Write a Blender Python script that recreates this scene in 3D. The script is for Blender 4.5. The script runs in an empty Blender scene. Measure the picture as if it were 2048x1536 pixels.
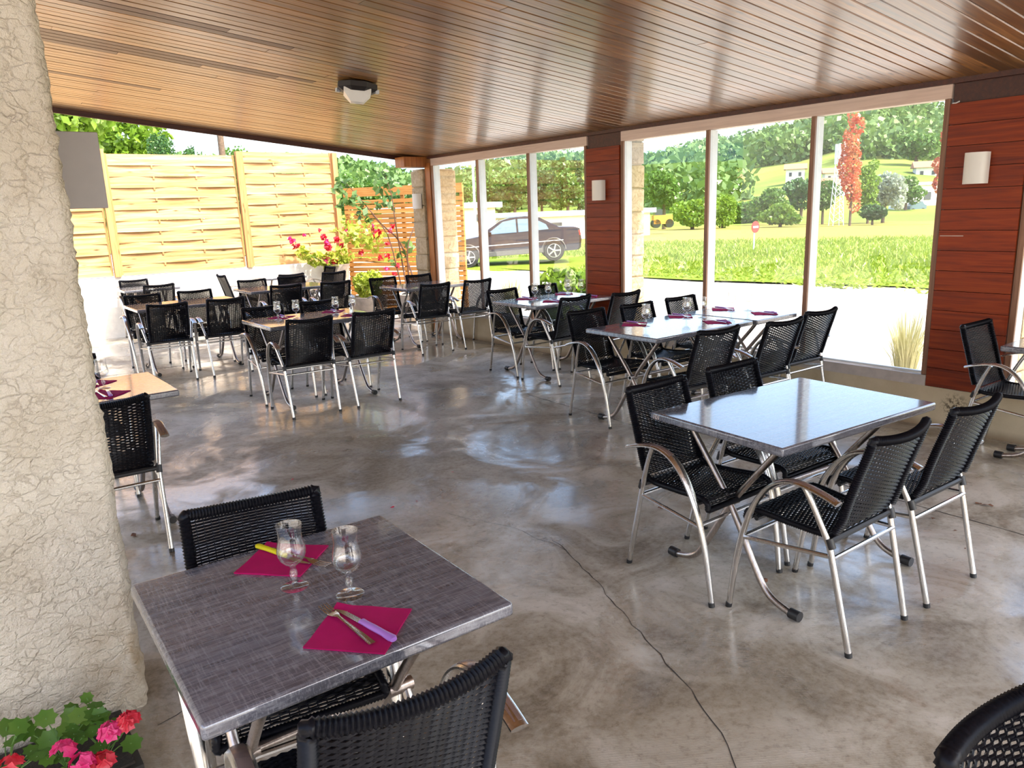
import bpy, bmesh, math, random
import numpy as np
from mathutils import Vector, Matrix, noise

random.seed(7)
rng = np.random.default_rng(7)
scene = bpy.context.scene
col = scene.collection

# ------------------------------------------------------------------ camera
FPX = 1510.0
H = 1.65
CX = Vector((0.7911, -0.6107, -0.0351)).normalized()
CF = Vector((0.5893, 0.7761, -0.2237)).normalized()
CX = (CX - CF * CX.dot(CF)).normalized()
CY = CX.cross(CF)
if CY.z < 0: CY = -CY
CPOS = Vector((0, 0, H))
camd = bpy.data.cameras.new('camera')
camd.sensor_width = 36.0
camd.lens = FPX / 2048 * 36
camd.clip_start = 0.05
camd.clip_end = 5000
camo = bpy.data.objects.new('camera', camd)
col.objects.link(camo)
camo.matrix_world = Matrix(((CX.x, CY.x, -CF.x, 0), (CX.y, CY.y, -CF.y, 0), (CX.z, CY.z, -CF.z, H), (0, 0, 0, 1)))
scene.camera = camo

# ------------------------------------------------------------------ light
SUN_DIR = Vector((0.27, -0.80, 1.0)).normalized()      # towards the sun
world = bpy.data.worlds.new('sky_world')
scene.world = world
world.use_nodes = True
wn = world.node_tree
wn.nodes.clear()
sky = wn.nodes.new('ShaderNodeTexSky')
sky.sky_type = 'NISHITA'
sky.sun_disc = False
sky.sun_elevation = math.asin(SUN_DIR.z)
sky.sun_rotation = math.atan2(SUN_DIR.x, SUN_DIR.y)
sky.altitude = 300
sky.air_density = 1.0
sky.dust_density = 4.5
sky.ozone_density = 1.0
bg = wn.nodes.new('ShaderNodeBackground')
bg.inputs[1].default_value = 0.60
wo = wn.nodes.new('ShaderNodeOutputWorld')
wn.links.new(sky.outputs[0], bg.inputs[0])
wn.links.new(bg.outputs[0], wo.inputs[0])
sd = bpy.data.lights.new('sun', 'SUN')
sd.energy = 4.6
sd.angle = 0.012
sd.color = (1.0, 0.93, 0.80)
so = bpy.data.objects.new('sun', sd)
col.objects.link(so)
so.rotation_euler = SUN_DIR.to_track_quat('Z', 'Y').to_euler()
so.location = (2, -6, 20)
vs = scene.view_settings
vs.view_transform = 'Standard'
vs.look = 'None'
vs.gamma = 1.0
vs.use_curve_mapping = False
vs.exposure = 0.45

# ------------------------------------------------------------------ pixel helper (2048 x 1536) used to set real positions
def ray(px, py):
    return CX * ((px - 1024) / FPX) - CY * ((py - 768) / FPX) + CF
def at_z(px, py, z):
    d = ray(px, py); return CPOS + d * ((z - H) / d.z)
def at_r(px, py, r):
    d = ray(px, py); return CPOS + d * (r / math.hypot(d.x, d.y))

# ------------------------------------------------------------------ materials
def srgb(r, g, b):
    f = lambda c: ((c / 255) / 12.92 if c / 255 <= 0.04045 else ((c / 255 + 0.055) / 1.055) ** 2.4)
    return (f(r), f(g), f(b), 1.0)
class NT:
    def __init__(s, name):
        s.m = bpy.data.materials.new(name); s.m.use_nodes = True
        s.t = s.m.node_tree; s.t.nodes.clear()
        s.out = s.n('ShaderNodeOutputMaterial')
    def n(s, kind, **kw):
        nd = s.t.nodes.new(kind)
        for k, v in kw.items():
            if k.startswith('i_'):
                key = k[2:].replace('_', ' ')
                nd.inputs[int(key) if key.isdigit() else key].default_value = v
            else: setattr(nd, k, v)
        return nd
    def l(s, a, b): s.t.links.new(a, b)
    def bsdf(s, **kw):
        b = s.n('ShaderNodeBsdfPrincipled')
        for k, v in kw.items(): b.inputs[k.replace('_', ' ')].default_value = v
        s.l(b.outputs[0], s.out.inputs[0]); return b
    def coord(s, scale=(1, 1, 1), kind='Object', loc=(0, 0, 0), rand=False):
        tc = s.n('ShaderNodeTexCoord'); mp = s.n('ShaderNodeMapping')
        mp.inputs['Scale'].default_value = scale; mp.inputs['Location'].default_value = loc
        src = tc.outputs[kind]
        if rand:
            oi = s.n('ShaderNodeObjectInfo'); ma = s.n('ShaderNodeMath', operation='MULTIPLY'); ma.inputs[1].default_value = 91.7
            s.l(oi.outputs['Random'], ma.inputs[0])
            va = s.n('ShaderNodeVectorMath', operation='ADD'); s.l(src, va.inputs[0]); s.l(ma.outputs[0], va.inputs[1]); src = va.outputs[0]
        s.l(src, mp.inputs[0]); return mp.outputs[0]
    def noise(s, vec, scale, detail=4, rough=.55, dist=0):
        n = s.n('ShaderNodeTexNoise'); n.inputs['Scale'].default_value = scale; n.inputs['Detail'].default_value = detail
        n.inputs['Roughness'].default_value = rough; n.inputs['Distortion'].default_value = dist
        if vec is not None: s.l(vec, n.inputs['Vector'])
        return n.outputs['Fac']
    def ramp(s, fac, stops):
        r = s.n('ShaderNodeValToRGB'); e = r.color_ramp.elements
        while len(e) < len(stops): e.new(0.5)
        for k, (p, c) in enumerate(stops):
            e[k].position = p; e[k].color = c if len(c) == 4 else (*c, 1)
        s.l(fac, r.inputs[0]); return r.outputs[0]
    def mix(s, fac, a, b, mode='MIX'):
        m = s.n('ShaderNodeMix', data_type='RGBA', blend_type=mode)
        for sock, v in ((m.inputs[0], fac), (m.inputs[6], a), (m.inputs[7], b)):
            if isinstance(v, (int, float)): sock.default_value = v
            elif isinstance(v, tuple): sock.default_value = v
            else: s.l(v, sock)
        return m.outputs[2]
    def rnd(s):
        return s.n('ShaderNodeObjectInfo').outputs['Random']
    def bump(s, b, h, strength, dist=0.01):
        bp = s.n('ShaderNodeBump'); bp.inputs['Strength'].default_value = strength; bp.inputs['Distance'].default_value = dist
        s.l(h, bp.inputs['Height']); s.l(bp.outputs[0], b.inputs['Normal'])
    def maprange(s, v, a, b, c, d):
        m = s.n('ShaderNodeMapRange'); m.inputs[1].default_value = a; m.inputs[2].default_value = b; m.inputs[3].default_value = c; m.inputs[4].default_value = d
        s.l(v, m.inputs[0]); return m.outputs[0]

M = {}
def simple(name, c, rough=.5, metal=0., spec=.5, bump=None, var=0.):
    t = NT(name); b = t.bsdf(Roughness=rough, Metallic=metal)
    b.inputs['Specular IOR Level'].default_value = spec
    v = t.coord()
    nz = t.noise(v, 14, 5)
    c2 = tuple(x * (1 - var) for x in c[:3]) + (1,); c3 = tuple(min(1, x * (1 + var)) for x in c[:3]) + (1,)
    t.l(t.ramp(nz, [(.3, c2), (.7, c3)]), b.inputs['Base Color'])
    if bump: t.bump(b, t.noise(v, bump[0], 4), bump[1], bump[2])
    M[name] = t.m; return t.m

def wood(name, dark, mid, light, rough=.35, along='X', coat=0., gscale=1., randamt=.35, knots=True, spec=.5):
    t = NT(name); b = t.bsdf(Roughness=rough)
    b.inputs['Specular IOR Level'].default_value = spec
    b.inputs['Coat Weight'].default_value = coat; b.inputs['Coat Roughness'].default_value = .18
    sc = {'X': (1.2, 26, 26), 'Y': (26, 1.2, 26), 'Z': (26, 26, 1.2)}[along]
    v = t.coord(tuple(x * gscale for x in sc), rand=True)
    g = t.noise(v, 1.6, 7, .62, .6)
    c = t.ramp(g, [(.28, dark), (.5, mid), (.72, light)])
    if knots:
        v2 = t.coord({'X': (2.2, 9, 9), 'Y': (9, 2.2, 9), 'Z': (9, 9, 2.2)}[along], rand=True)
        k = t.n('ShaderNodeTexVoronoi'); k.inputs['Scale'].default_value = 1.0; t.l(v2, k.inputs['Vector'])
        kf = t.ramp(k.outputs['Distance'], [(.03, (1, 1, 1, 1)), (.13, (0, 0, 0, 1))])
        c = t.mix(kf, c, tuple(x * .35 for x in dark[:3]) + (1,))
    r = t.maprange(t.rnd(), 0, 1, 1 - randamt, 1 + randamt * .8)
    hs = t.n('ShaderNodeHueSaturation'); t.l(r, hs.inputs['Value']); t.l(c, hs.inputs['Color'])
    t.l(hs.outputs[0], b.inputs['Base Color'])
    t.l(t.maprange(g, 0, 1, rough * .8, rough * 1.25), b.inputs['Roughness'])
    t.bump(b, g, .12, .004)
    M[name] = t.m; return t.m

wood('ceiling_wood', (.085, .036, .010, 1), (.215, .098, .030, 1), (.37, .185, .062, 1), rough=.34, coat=.5, randamt=.42)
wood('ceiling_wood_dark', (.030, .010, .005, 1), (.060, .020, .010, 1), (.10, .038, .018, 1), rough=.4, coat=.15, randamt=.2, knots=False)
wood('panel_wood', (.120, .014, .003, 1), (.235, .031, .005, 1), (.33, .055, .009, 1), rough=.42, along='Y', coat=.0, randamt=.16, spec=.25)
wood('post_wood', (.22, .06, .012, 1), (.36, .115, .022, 1), (.48, .17, .04, 1), rough=.4, along='Z', randamt=.1)
wood('fascia_wood', (.035, .010, .006, 1), (.06, .016, .009, 1), (.09, .028, .014, 1), rough=.5, randamt=.1, knots=False)
wood('fence_wood', (0.336, 0.152, 0.044, 1), (0.504, 0.304, 0.126, 1), (0.638, 0.448, 0.237, 1), rough=.7, randamt=.25, spec=.2, gscale=.55)
wood('fence_post_wood', (0.324, 0.146, 0.048, 1), (0.450, 0.232, 0.088, 1), (0.540, 0.310, 0.128, 1), rough=.7, along='Z', randamt=.12, spec=.25)
wood('slat_wood', (0.324, 0.129, 0.028, 1), (0.468, 0.215, 0.056, 1), (0.576, 0.310, 0.096, 1), rough=.65, randamt=.22, spec=.25)
wood('frame_wood', (.13, .055, .025, 1), (.22, .10, .05, 1), (.32, .16, .09, 1), rough=.45, along='Z', randamt=.08, knots=False)
wood('rail_wood', (.56, .41, .33, 1), (.66, .50, .41, 1), (.72, .57, .47, 1), rough=.45, along='Y', randamt=.05, knots=False)
simple('white_frame', (.62, .66, .68, 1), .35, var=.05)
simple('sill_paint', (.48, .43, .39, 1), .5, var=.12)
simple('white_lamp', (.80, .78, .72, 1), .35, var=.02)
simple('sign_grey', (.33, .31, .305, 1), .55, var=.03)
simple('black_plastic', (.012, .012, .013, 1), .45, var=.1)
simple('dark_soil', (.02, .014, .01, 1), .9, var=.4, bump=(40, .8, .02))
simple('dark_trough', (.018, .015, .012, 1), .6, var=.2)
simple('terracotta_pale', (.50, .42, .34, 1), .8, var=.15, bump=(30, .4, .01))
simple('white_wall', (.80, .76, .68, 1), .85, var=.06, bump=(22, .35, .01))
simple('facade_white', (.72, .66, .56, 1), .9, var=.05, bump=(30, .3, .01))
simple('lamp_dark', (.016, .012, .010, 1), .5, var=.1)
simple('car_paint', (.030, .024, .026, 1), .12, metal=.35, var=.05)
simple('car_trim', (.10, .095, .09, 1), .4, var=.1)
simple('car_glass', (.10, .16, .20, 1), .03, spec=1.0, var=.05)
simple('tyre', (.018, .018, .018, 1), .8, var=.1)
simple('rim_silver', (.55, .56, .58, 1), .25, metal=.9, var=.05)
simple('tail_red', (.62, .03, .03, 1), .2, var=.05)
simple('sign_red', (.62, .03, .03, 1), .4, var=.05)
simple('sign_white', (.8, .8, .8, 1), .4, var=.02)
simple('steel_pale', (.62, .64, .66, 1), .4, metal=.3, var=.05)
simple('house_wall', (.70, .66, .60, 1), .9, var=.06)
simple('roof_red', (.42, .17, .10, 1), .8, var=.2)
simple('roof_white', (.72, .73, .74, 1), .6, var=.04)
simple('window_dark', (.05, .06, .07, 1), .15, var=.1)
simple('machine_orange', (.66, .30, .04, 1), .5, var=.1)
simple('trunk', (.12, .08, .05, 1), .85, var=.3, bump=(20, .6, .02))
simple('stem_brown', (.10, .045, .025, 1), .7, var=.2)
simple('stem_green', (.10, .20, .04, 1), .6, var=.2)
simple('napkin', srgb(160, 8, 80), .85, spec=.2, var=.10, bump=(220, .12, .002))
simple('cutlery_steel', (.72, .70, .66, 1), .18, metal=1.0, var=.04)
simple('handle_purple', srgb(160, 110, 190), .35, var=.04)
simple('handle_yellow', srgb(200, 190, 20), .35, var=.04)
simple('arm_brown', (.36, .26, .23, 1), .26, metal=.7, spec=.6, var=.12)
simple('scratch_pale', (.62, .5, .42, 1), .7, var=.1)
simple('dry_leaf_brown', (.16, .065, .028, 1), .8, var=.4)
simple('petal_red', (.55, .015, .05, 1), .6, var=.2)
simple('crack_dark', (.035, .03, .026, 1), .95, var=.3)
simple('pale_cane', (.55, .50, .45, 1), .6, var=.1)

def m_alu():
    t = NT('aluminium'); b = t.bsdf(Metallic=1.0, Roughness=.24)
    v = t.coord((60, 60, 3)); nz = t.noise(v, 3, 3)
    t.l(t.ramp(nz, [(.3, (.60, .585, .56, 1)), (.7, (.74, .725, .70, 1))]), b.inputs['Base Color'])
    t.l(t.maprange(nz, 0, 1, .17, .32), b.inputs['Roughness'])
    M['aluminium'] = t.m
    t = NT('leg_metal'); b = t.bsdf(Metallic=1.0, Roughness=.3)
    v = t.coord((40, 40, 4)); nz = t.noise(v, 3, 3)
    t.l(t.ramp(nz, [(.3, (.36, .31, .28, 1)), (.7, (.52, .47, .44, 1))]), b.inputs['Base Color'])
    M['leg_metal'] = t.m
m_alu()
def m_weave():
    t = NT('woven_black'); b = t.bsdf(Roughness=.36); b.inputs['Specular IOR Level'].default_value = .13
    v = t.coord((30, 30, 30)); nz = t.noise(v, 4, 3)
    t.l(t.ramp(nz, [(.3, (.0035, .0035, .005, 1)), (.7, (.008, .008, .011, 1))]), b.inputs['Base Color'])
    t.l(t.maprange(nz, 0, 1, .24, .38), b.inputs['Roughness'])
    M['woven_black'] = t.m
m_weave()
def m_table():
    t = NT('table_laminate'); b = t.bsdf(Roughness=.26)
    b.inputs['Specular IOR Level'].default_value = .75
    v = t.coord((1.3, 22, 6), rand=True)
    streak = t.noise(v, 1.7, 6, .65, .3)
    v2 = t.coord((12, 170, 90), rand=True); h1 = t.noise(v2, 1.5, 3, .7)
    v3 = t.coord((170, 14, 60), rand=True); h2 = t.noise(v3, 1.3, 3, .7)
    c = t.ramp(streak, [(.30, (.050, .050, .063, 1)), (.5, (.090, .090, .109, 1)), (.70, (.142, .142, .165, 1))])
    b.inputs['Coat Weight'].default_value = 1.0; b.inputs['Coat Roughness'].default_value = .075; b.inputs['Coat IOR'].default_value = 1.85; b.inputs['Specular IOR Level'].default_value = .2
    x = t.mix(.5, h1, h2, 'MULTIPLY')
    c = t.mix(t.maprange(h1, .48, .66, 0, .6), c, (.245, .25, .275, 1))
    c = t.mix(t.maprange(h2, .50, .68, 0, .6), c, (.265, .27, .295, 1))
    t.l(c, b.inputs['Base Color'])
    t.l(t.maprange(streak, .2, .8, .20, .34), b.inputs['Roughness'])
    t.bump(b, x, .10, .002)
    M['table_laminate'] = t.m
m_table()
def m_plaster():
    t = NT('rough_plaster'); b = t.bsdf(Roughness=.9)
    b.inputs['Specular IOR Level'].default_value = .25
    v = t.coord((1, 1, 1))
    vd = t.coord((1, 1, 1.25), loc=(3, 1, 2))
    big = t.noise(v, 3.2, 4); mid = t.noise(v, 11, 4)
    vo = t.n('ShaderNodeTexVoronoi', feature='DISTANCE_TO_EDGE'); vo.inputs['Scale'].default_value = 24
    vm = t.n('ShaderNodeVectorMath', operation='ADD'); nn = t.n('ShaderNodeTexNoise'); nn.inputs['Scale'].default_value = 14; nn.inputs['Detail'].default_value = 5
    t.l(vd, nn.inputs['Vector'])
    sc = t.n('ShaderNodeVectorMath', operation='SCALE'); sc.inputs['Scale'].default_value = .10
    t.l(nn.outputs['Color'], sc.inputs[0]); t.l(vd, vm.inputs[0]); t.l(sc.outputs[0], vm.inputs[1]); t.l(vm.outputs[0], vo.inputs['Vector'])
    fine = t.noise(v, 70, 5, .7)
    c = t.ramp(big, [(.35, (.72, .63, .49, 1)), (.65, (.85, .77, .63, 1))])
    line = t.maprange(vo.outputs['Distance'], .0, .09, 1, 0)
    msk = t.n('ShaderNodeMath', operation='MULTIPLY'); t.l(line, msk.inputs[0]); t.l(t.maprange(mid, .46, .64, 0, .5), msk.inputs[1])
    c = t.mix(msk.outputs[0], c, (.34, .26, .17, 1))
    # damp ochre stain low on the free corner
    sx = t.n('ShaderNodeSeparateXYZ'); t.l(v, sx.inputs[0])
    a = t.maprange(sx.outputs[2], .18, .52, 1, 0); a2 = t.maprange(sx.outputs[2], .0, .16, .3, 1)
    e = t.maprange(sx.outputs[0], .10, .34, 0, 1)
    m1 = t.n('ShaderNodeMath', operation='MULTIPLY'); t.l(a, m1.inputs[0]); t.l(e, m1.inputs[1])
    m2 = t.n('ShaderNodeMath', operation='MULTIPLY'); t.l(m1.outputs[0], m2.inputs[0]); t.l(t.maprange(mid, .35, .6, .2, .8), m2.inputs[1])
    m3 = t.n('ShaderNodeMath', operation='MULTIPLY'); t.l(m2.outputs[0], m3.inputs[0]); t.l(a2, m3.inputs[1])
    c = t.mix(m3.outputs[0], c, (.36, .22, .085, 1))
    t.l(c, b.inputs['Base Color'])
    ad = t.n('ShaderNodeMath', operation='MULTIPLY_ADD'); t.l(t.maprange(vo.outputs['Distance'], 0, .16, 0, 1), ad.inputs[0]); ad.inputs[1].default_value = .28; t.l(fine, ad.inputs[2])
    t.bump(b, ad.outputs[0], 1.0, .02)
    M['rough_plaster'] = t.m
m_plaster()
def m_floor():
    t = NT('polished_concrete'); b = t.bsdf(Roughness=.3)
    b.inputs['Specular IOR Level'].default_value = .5
    v = t.coord((1, 1, 1))
    big = t.noise(v, .55, 6, .6, .4); mid = t.noise(v, 1.9, 9, .68, .8); fine = t.noise(v, 30, 8, .75); patch = t.noise(t.coord((1, 1, 1), loc=(5, 2, 0)), 1.25, 10, .62, .7)
    c = t.ramp(mid, [(.36, (.155, .118, .070, 1)), (.46, (.275, .230, .160, 1)), (.53, (.40, .355, .275, 1)), (.62, (.54, .495, .415, 1))])
    c = t.mix(t.maprange(big, .46, .64, 0, .6), c, (.265, .222, .155, 1))
    # one dark damp patch in the middle of the room, ragged outline
    dv = t.n('ShaderNodeVectorMath', operation='DISTANCE'); t.l(v, dv.inputs[0]); dv.inputs[1].default_value = (2.75, 4.3, 0)
    w = t.n('ShaderNodeMath', operation='MULTIPLY_ADD'); t.l(patch, w.inputs[0]); w.inputs[1].default_value = 3.6; t.l(dv.outputs['Value'], w.inputs[2])
    damp = t.maprange(w.outputs[0], 1.7, 2.75, 1, 0)
    c = t.mix(t.maprange(damp, 0, 1, 0, .72), c, (.105, .085, .062, 1))
    rust = t.noise(t.coord((1, 1, 1), loc=(9, 4, 0)), 3.1, 6, .7)
    c = t.mix(t.maprange(rust, .60, .72, 0, .5), c, (.26, .16, .09, 1))
    c = t.mix(t.maprange(fine, .42, .66, 0, .40), c, (.47, .43, .36, 1))
    c = t.mix(t.maprange(fine, .32, .47, .5, 0), c, (.125, .100, .072, 1))
    t.l(c, b.inputs['Base Color'])
    rg = t.maprange(patch, .40, .56, .10, .55); t.l(rg, b.inputs['Roughness'])
    b.inputs['Coat Weight'].default_value = .6; b.inputs['Coat IOR'].default_value = 1.55
    t.l(t.maprange(patch, .44, .54, 1.0, .05), b.inputs['Coat Weight']); t.l(t.maprange(fine, .3, .7, .10, .24), b.inputs['Coat Roughness'])
    # fine scored imprint of the trowelled slab
    wv = t.n('ShaderNodeTexWave', wave_type='BANDS', bands_direction='DIAGONAL'); wv.inputs['Scale'].default_value = 60; wv.inputs['Distortion'].default_value = 2.5; wv.inputs['Detail'].default_value = 2
    t.l(v, wv.inputs['Vector'])
    hh = t.n('ShaderNodeMath', operation='MULTIPLY_ADD'); t.l(wv.outputs['Fac'], hh.inputs[0]); hh.inputs[1].default_value = .3; t.l(fine, hh.inputs[2])
    h2 = t.n('ShaderNodeMath', operation='MULTIPLY_ADD'); t.l(mid, h2.inputs[0]); h2.inputs[1].default_value = 2.0; t.l(hh.outputs[0], h2.inputs[2])
    t.bump(b, h2.outputs[0], .2, .008)
    M['polished_concrete'] = t.m
m_floor()
def m_cream():
    t = NT('cream_wall'); b = t.bsdf(Roughness=.75)
    v = t.coord((1, 1, 1)); big = t.noise(v, 2.5, 6, .65); fine = t.noise(v, 40, 4)
    c = t.ramp(big, [(.3, (.44, .35, .22, 1)), (.6, (.56, .47, .32, 1))])
    sx = t.n('ShaderNodeSeparateXYZ'); t.l(v, sx.inputs[0])
    c = t.mix(t.maprange(sx.outputs[2], .0, .07, .75, 0), c, (.20, .12, .06, 1))     # splash dirt along the floor
    dv = t.n('ShaderNodeVectorMath', operation='DISTANCE'); t.l(v, dv.inputs[0]); dv.inputs[1].default_value = (5.63, 2.22, .18)
    sp = t.noise(v, 38, 4, .7)
    mm = t.n('ShaderNodeMath', operation='MULTIPLY'); t.l(t.maprange(dv.outputs['Value'], .04, .11, 1, 0), mm.inputs[0]); t.l(t.maprange(sp, .48, .56, 0, 1), mm.inputs[1])
    c = t.mix(mm.outputs[0], c, (.10, .07, .04, 1))
    t.l(c, b.inputs['Base Color']); t.bump(b, fine, .2, .005)
    M['cream_wall'] = t.m
m_cream()
def m_stone():
    t = NT('column_stone'); b = t.bsdf(Roughness=.9); b.inputs['Specular IOR Level'].default_value = .2
    v = t.coord((1, 1, 1), rand=True); n1 = t.noise(v, 14, 6, .7, 1.5); n2 = t.noise(v, 3, 3)
    c = t.ramp(n1, [(.30, (.26, .18, .09, 1)), (.5, (.50, .39, .24, 1)), (.7, (.62, .52, .36, 1))])
    c = t.mix(t.maprange(t.rnd(), 0, 1, 0, .35), c, (.58, .46, .30, 1))
    t.l(c, b.inputs['Base Color']); t.bump(b, n1, .9, .02)
    M['column_stone'] = t.m
m_stone()
def m_ground():
    t = NT('gravel_ground'); b = t.bsdf(Roughness=.95); b.inputs['Specular IOR Level'].default_value = .1
    v = t.coord((1, 1, 1)); n1 = t.noise(v, .35, 6, .6); n2 = t.noise(v, 12, 6, .7)
    c = t.ramp(n1, [(.3, (.46, .41, .35, 1)), (.6, (.60, .55, .48, 1))]); c = t.mix(t.maprange(n2, .3, .7, 0, .4), c, (.40, .36, .31, 1))
    t.l(c, b.inputs['Base Color']); t.bump(b, n2, .4, .02); M['gravel_ground'] = t.m
    t = NT('meadow_grass'); b = t.bsdf(Roughness=.9); b.inputs['Specular IOR Level'].default_value = .1
    v = t.coord((1, 1, 1)); n1 = t.noise(v, .11, 5, .6, .5); n2 = t.noise(v, 2.4, 6, .75)
    c = t.ramp(n1, [(.3, (0.148, 0.216, 0.022, 1)), (.5, (0.215, 0.288, 0.031, 1)), (.7, (0.266, 0.296, 0.050, 1))])
    c = t.mix(t.maprange(n2, .35, .7, 0, .55), c, (0.096, 0.168, 0.012, 1))
    sx = t.n('ShaderNodeVectorMath', operation='LENGTH'); t.l(v, sx.inputs[0])
    far = t.maprange(sx.outputs['Value'], 34, 44, 0, .8)
    c = t.mix(far, c, (0.296, 0.248, 0.062, 1))               # dry unmown strip at the far side
    t.l(c, b.inputs['Base Color']); t.bump(b, n2, .5, .1); M['meadow_grass'] = t.m
    t = NT('hill_grass'); b = t.bsdf(Roughness=.95); b.inputs['Specular IOR Level'].default_value = .05
    v = t.coord((1, 1, 1)); n1 = t.noise(v, .012, 4, .6, .6); n2 = t.noise(v, .1, 5, .7)
    c = t.ramp(n1, [(.35, (0.126, 0.200, 0.037, 1)), (.5, (0.222, 0.272, 0.056, 1)), (.65, (0.296, 0.320, 0.074, 1))])
    c = t.mix(t.maprange(n2, .4, .7, 0, .35), c, (0.111, 0.192, 0.031, 1))
    t.l(c, b.inputs['Base Color']); M['hill_grass'] = t.m
    t = NT('mountain_haze_blue'); b = t.bsdf(Roughness=.95); b.inputs['Specular IOR Level'].default_value = .05
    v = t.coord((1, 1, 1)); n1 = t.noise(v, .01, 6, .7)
    t.l(t.ramp(n1, [(.3, (.17, .28, .34, 1)), (.7, (.24, .36, .42, 1))]), b.inputs['Base Color']); M['mountain_haze_blue'] = t.m  # aerial haze painted into the base colour as pale blue
m_ground()
def leaf_mat(name, a, b_, c_, scale=3.0, trans=.35):
    t = NT(name); d = t.n('ShaderNodeBsdfDiffuse'); tr = t.n('ShaderNodeBsdfTranslucent'); gl = t.n('ShaderNodeBsdfGlossy'); gl.inputs['Roughness'].default_value = .4
    v = t.coord((1, 1, 1), rand=True); n1 = t.noise(v, scale, 5, .75)
    c = t.ramp(n1, [(.30, a), (.5, b_), (.68, c_)])
    for s in (d, tr): t.l(c, s.inputs['Color'])
    m1 = t.n('ShaderNodeMixShader'); m1.inputs[0].default_value = trans; t.l(d.outputs[0], m1.inputs[1]); t.l(tr.outputs[0], m1.inputs[2])
    m2 = t.n('ShaderNodeMixShader'); m2.inputs[0].default_value = .04; t.l(m1.outputs[0], m2.inputs[1]); t.l(gl.outputs[0], m2.inputs[2])
    t.l(m2.outputs[0], t.out.inputs[0]); M[name] = t.m
leaf_mat('leaf_mid', (0.042, 0.104, 0.015, 1), (0.091, 0.200, 0.027, 1), (0.175, 0.288, 0.048, 1), 1.2)
leaf_mat('leaf_dark', (0.025, 0.072, 0.018, 1), (0.049, 0.128, 0.030, 1), (0.091, 0.200, 0.042, 1), 1.2)
leaf_mat('leaf_bright', (0.091, 0.192, 0.012, 1), (0.175, 0.304, 0.024, 1), (0.266, 0.384, 0.042, 1), 1.5)
leaf_mat('leaf_silver', (.22, .27, .20, 1), (.36, .42, .32, 1), (.50, .55, .44, 1), 1.5)
leaf_mat('reflection_red', (.42, .05, .04, 1), (.58, .14, .06, 1), (.66, .34, .14, 1), .9)  # foliage colour imitating a red reflection in the window pane
leaf_mat('leaf_forest', (0.077, 0.152, 0.042, 1), (0.133, 0.232, 0.060, 1), (0.210, 0.304, 0.090, 1), .06, .25)
leaf_mat('leaf_lime', (.28, .38, .03, 1), (.42, .50, .06, 1), (.55, .58, .12, 1), 6)
leaf_mat('leaf_rose', (.04, .10, .03, 1), (.09, .18, .045, 1), (.20, .30, .08, 1), 4)
leaf_mat('leaf_straw', (.36, .36, .16, 1), (.50, .48, .24, 1), (.62, .58, .34, 1), 4)
leaf_mat('leaf_grass', (0.154, 0.224, 0.012, 1), (0.252, 0.336, 0.030, 1), (0.336, 0.400, 0.072, 1), .35)
leaf_mat('bloom_red', (.45, .01, .02, 1), (.65, .025, .05, 1), (.75, .08, .10, 1), 12, .25)
leaf_mat('bloom_pink', (.60, .02, .12, 1), (.75, .04, .20, 1), (.82, .15, .35, 1), 12, .25)
def m_glass():
    for name, tint, lo, hi in (('window_glass', (.985, .992, .985, 1), .03, .6), ('clear_glass', (.93, .93, .93, 1), .10, .95)):
        t = NT(name); tr = t.n('ShaderNodeBsdfTransparent'); tr.inputs[0].default_value = tint
        gl = t.n('ShaderNodeBsdfGlossy'); gl.inputs['Roughness'].default_value = .01; gl.inputs['Color'].default_value = (1, 1, 1, 1)
        lw = t.n('ShaderNodeLayerWeight'); lw.inputs['Blend'].default_value = .5
        nz = t.noise(t.coord((1, 1, 1)), 2.0, 2)
        pw = t.n('ShaderNodeMath', operation='POWER'); t.l(lw.outputs['Facing'], pw.inputs[0]); pw.inputs[1].default_value = 4.0
        f = t.maprange(pw.outputs[0], 0, 1, lo, hi)
        ml = t.n('ShaderNodeMath', operation='MULTIPLY'); t.l(f, ml.inputs[0]); t.l(t.maprange(nz, 0, 1, .9, 1.1), ml.inputs[1])
        mx = t.n('ShaderNodeMixShader'); t.l(ml.outputs[0], mx.inputs[0]); t.l(tr.outputs[0], mx.inputs[1]); t.l(gl.outputs[0], mx.inputs[2])
        t.l(mx.outputs[0], t.out.inputs[0]); M[name] = t.m
m_glass()

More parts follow.
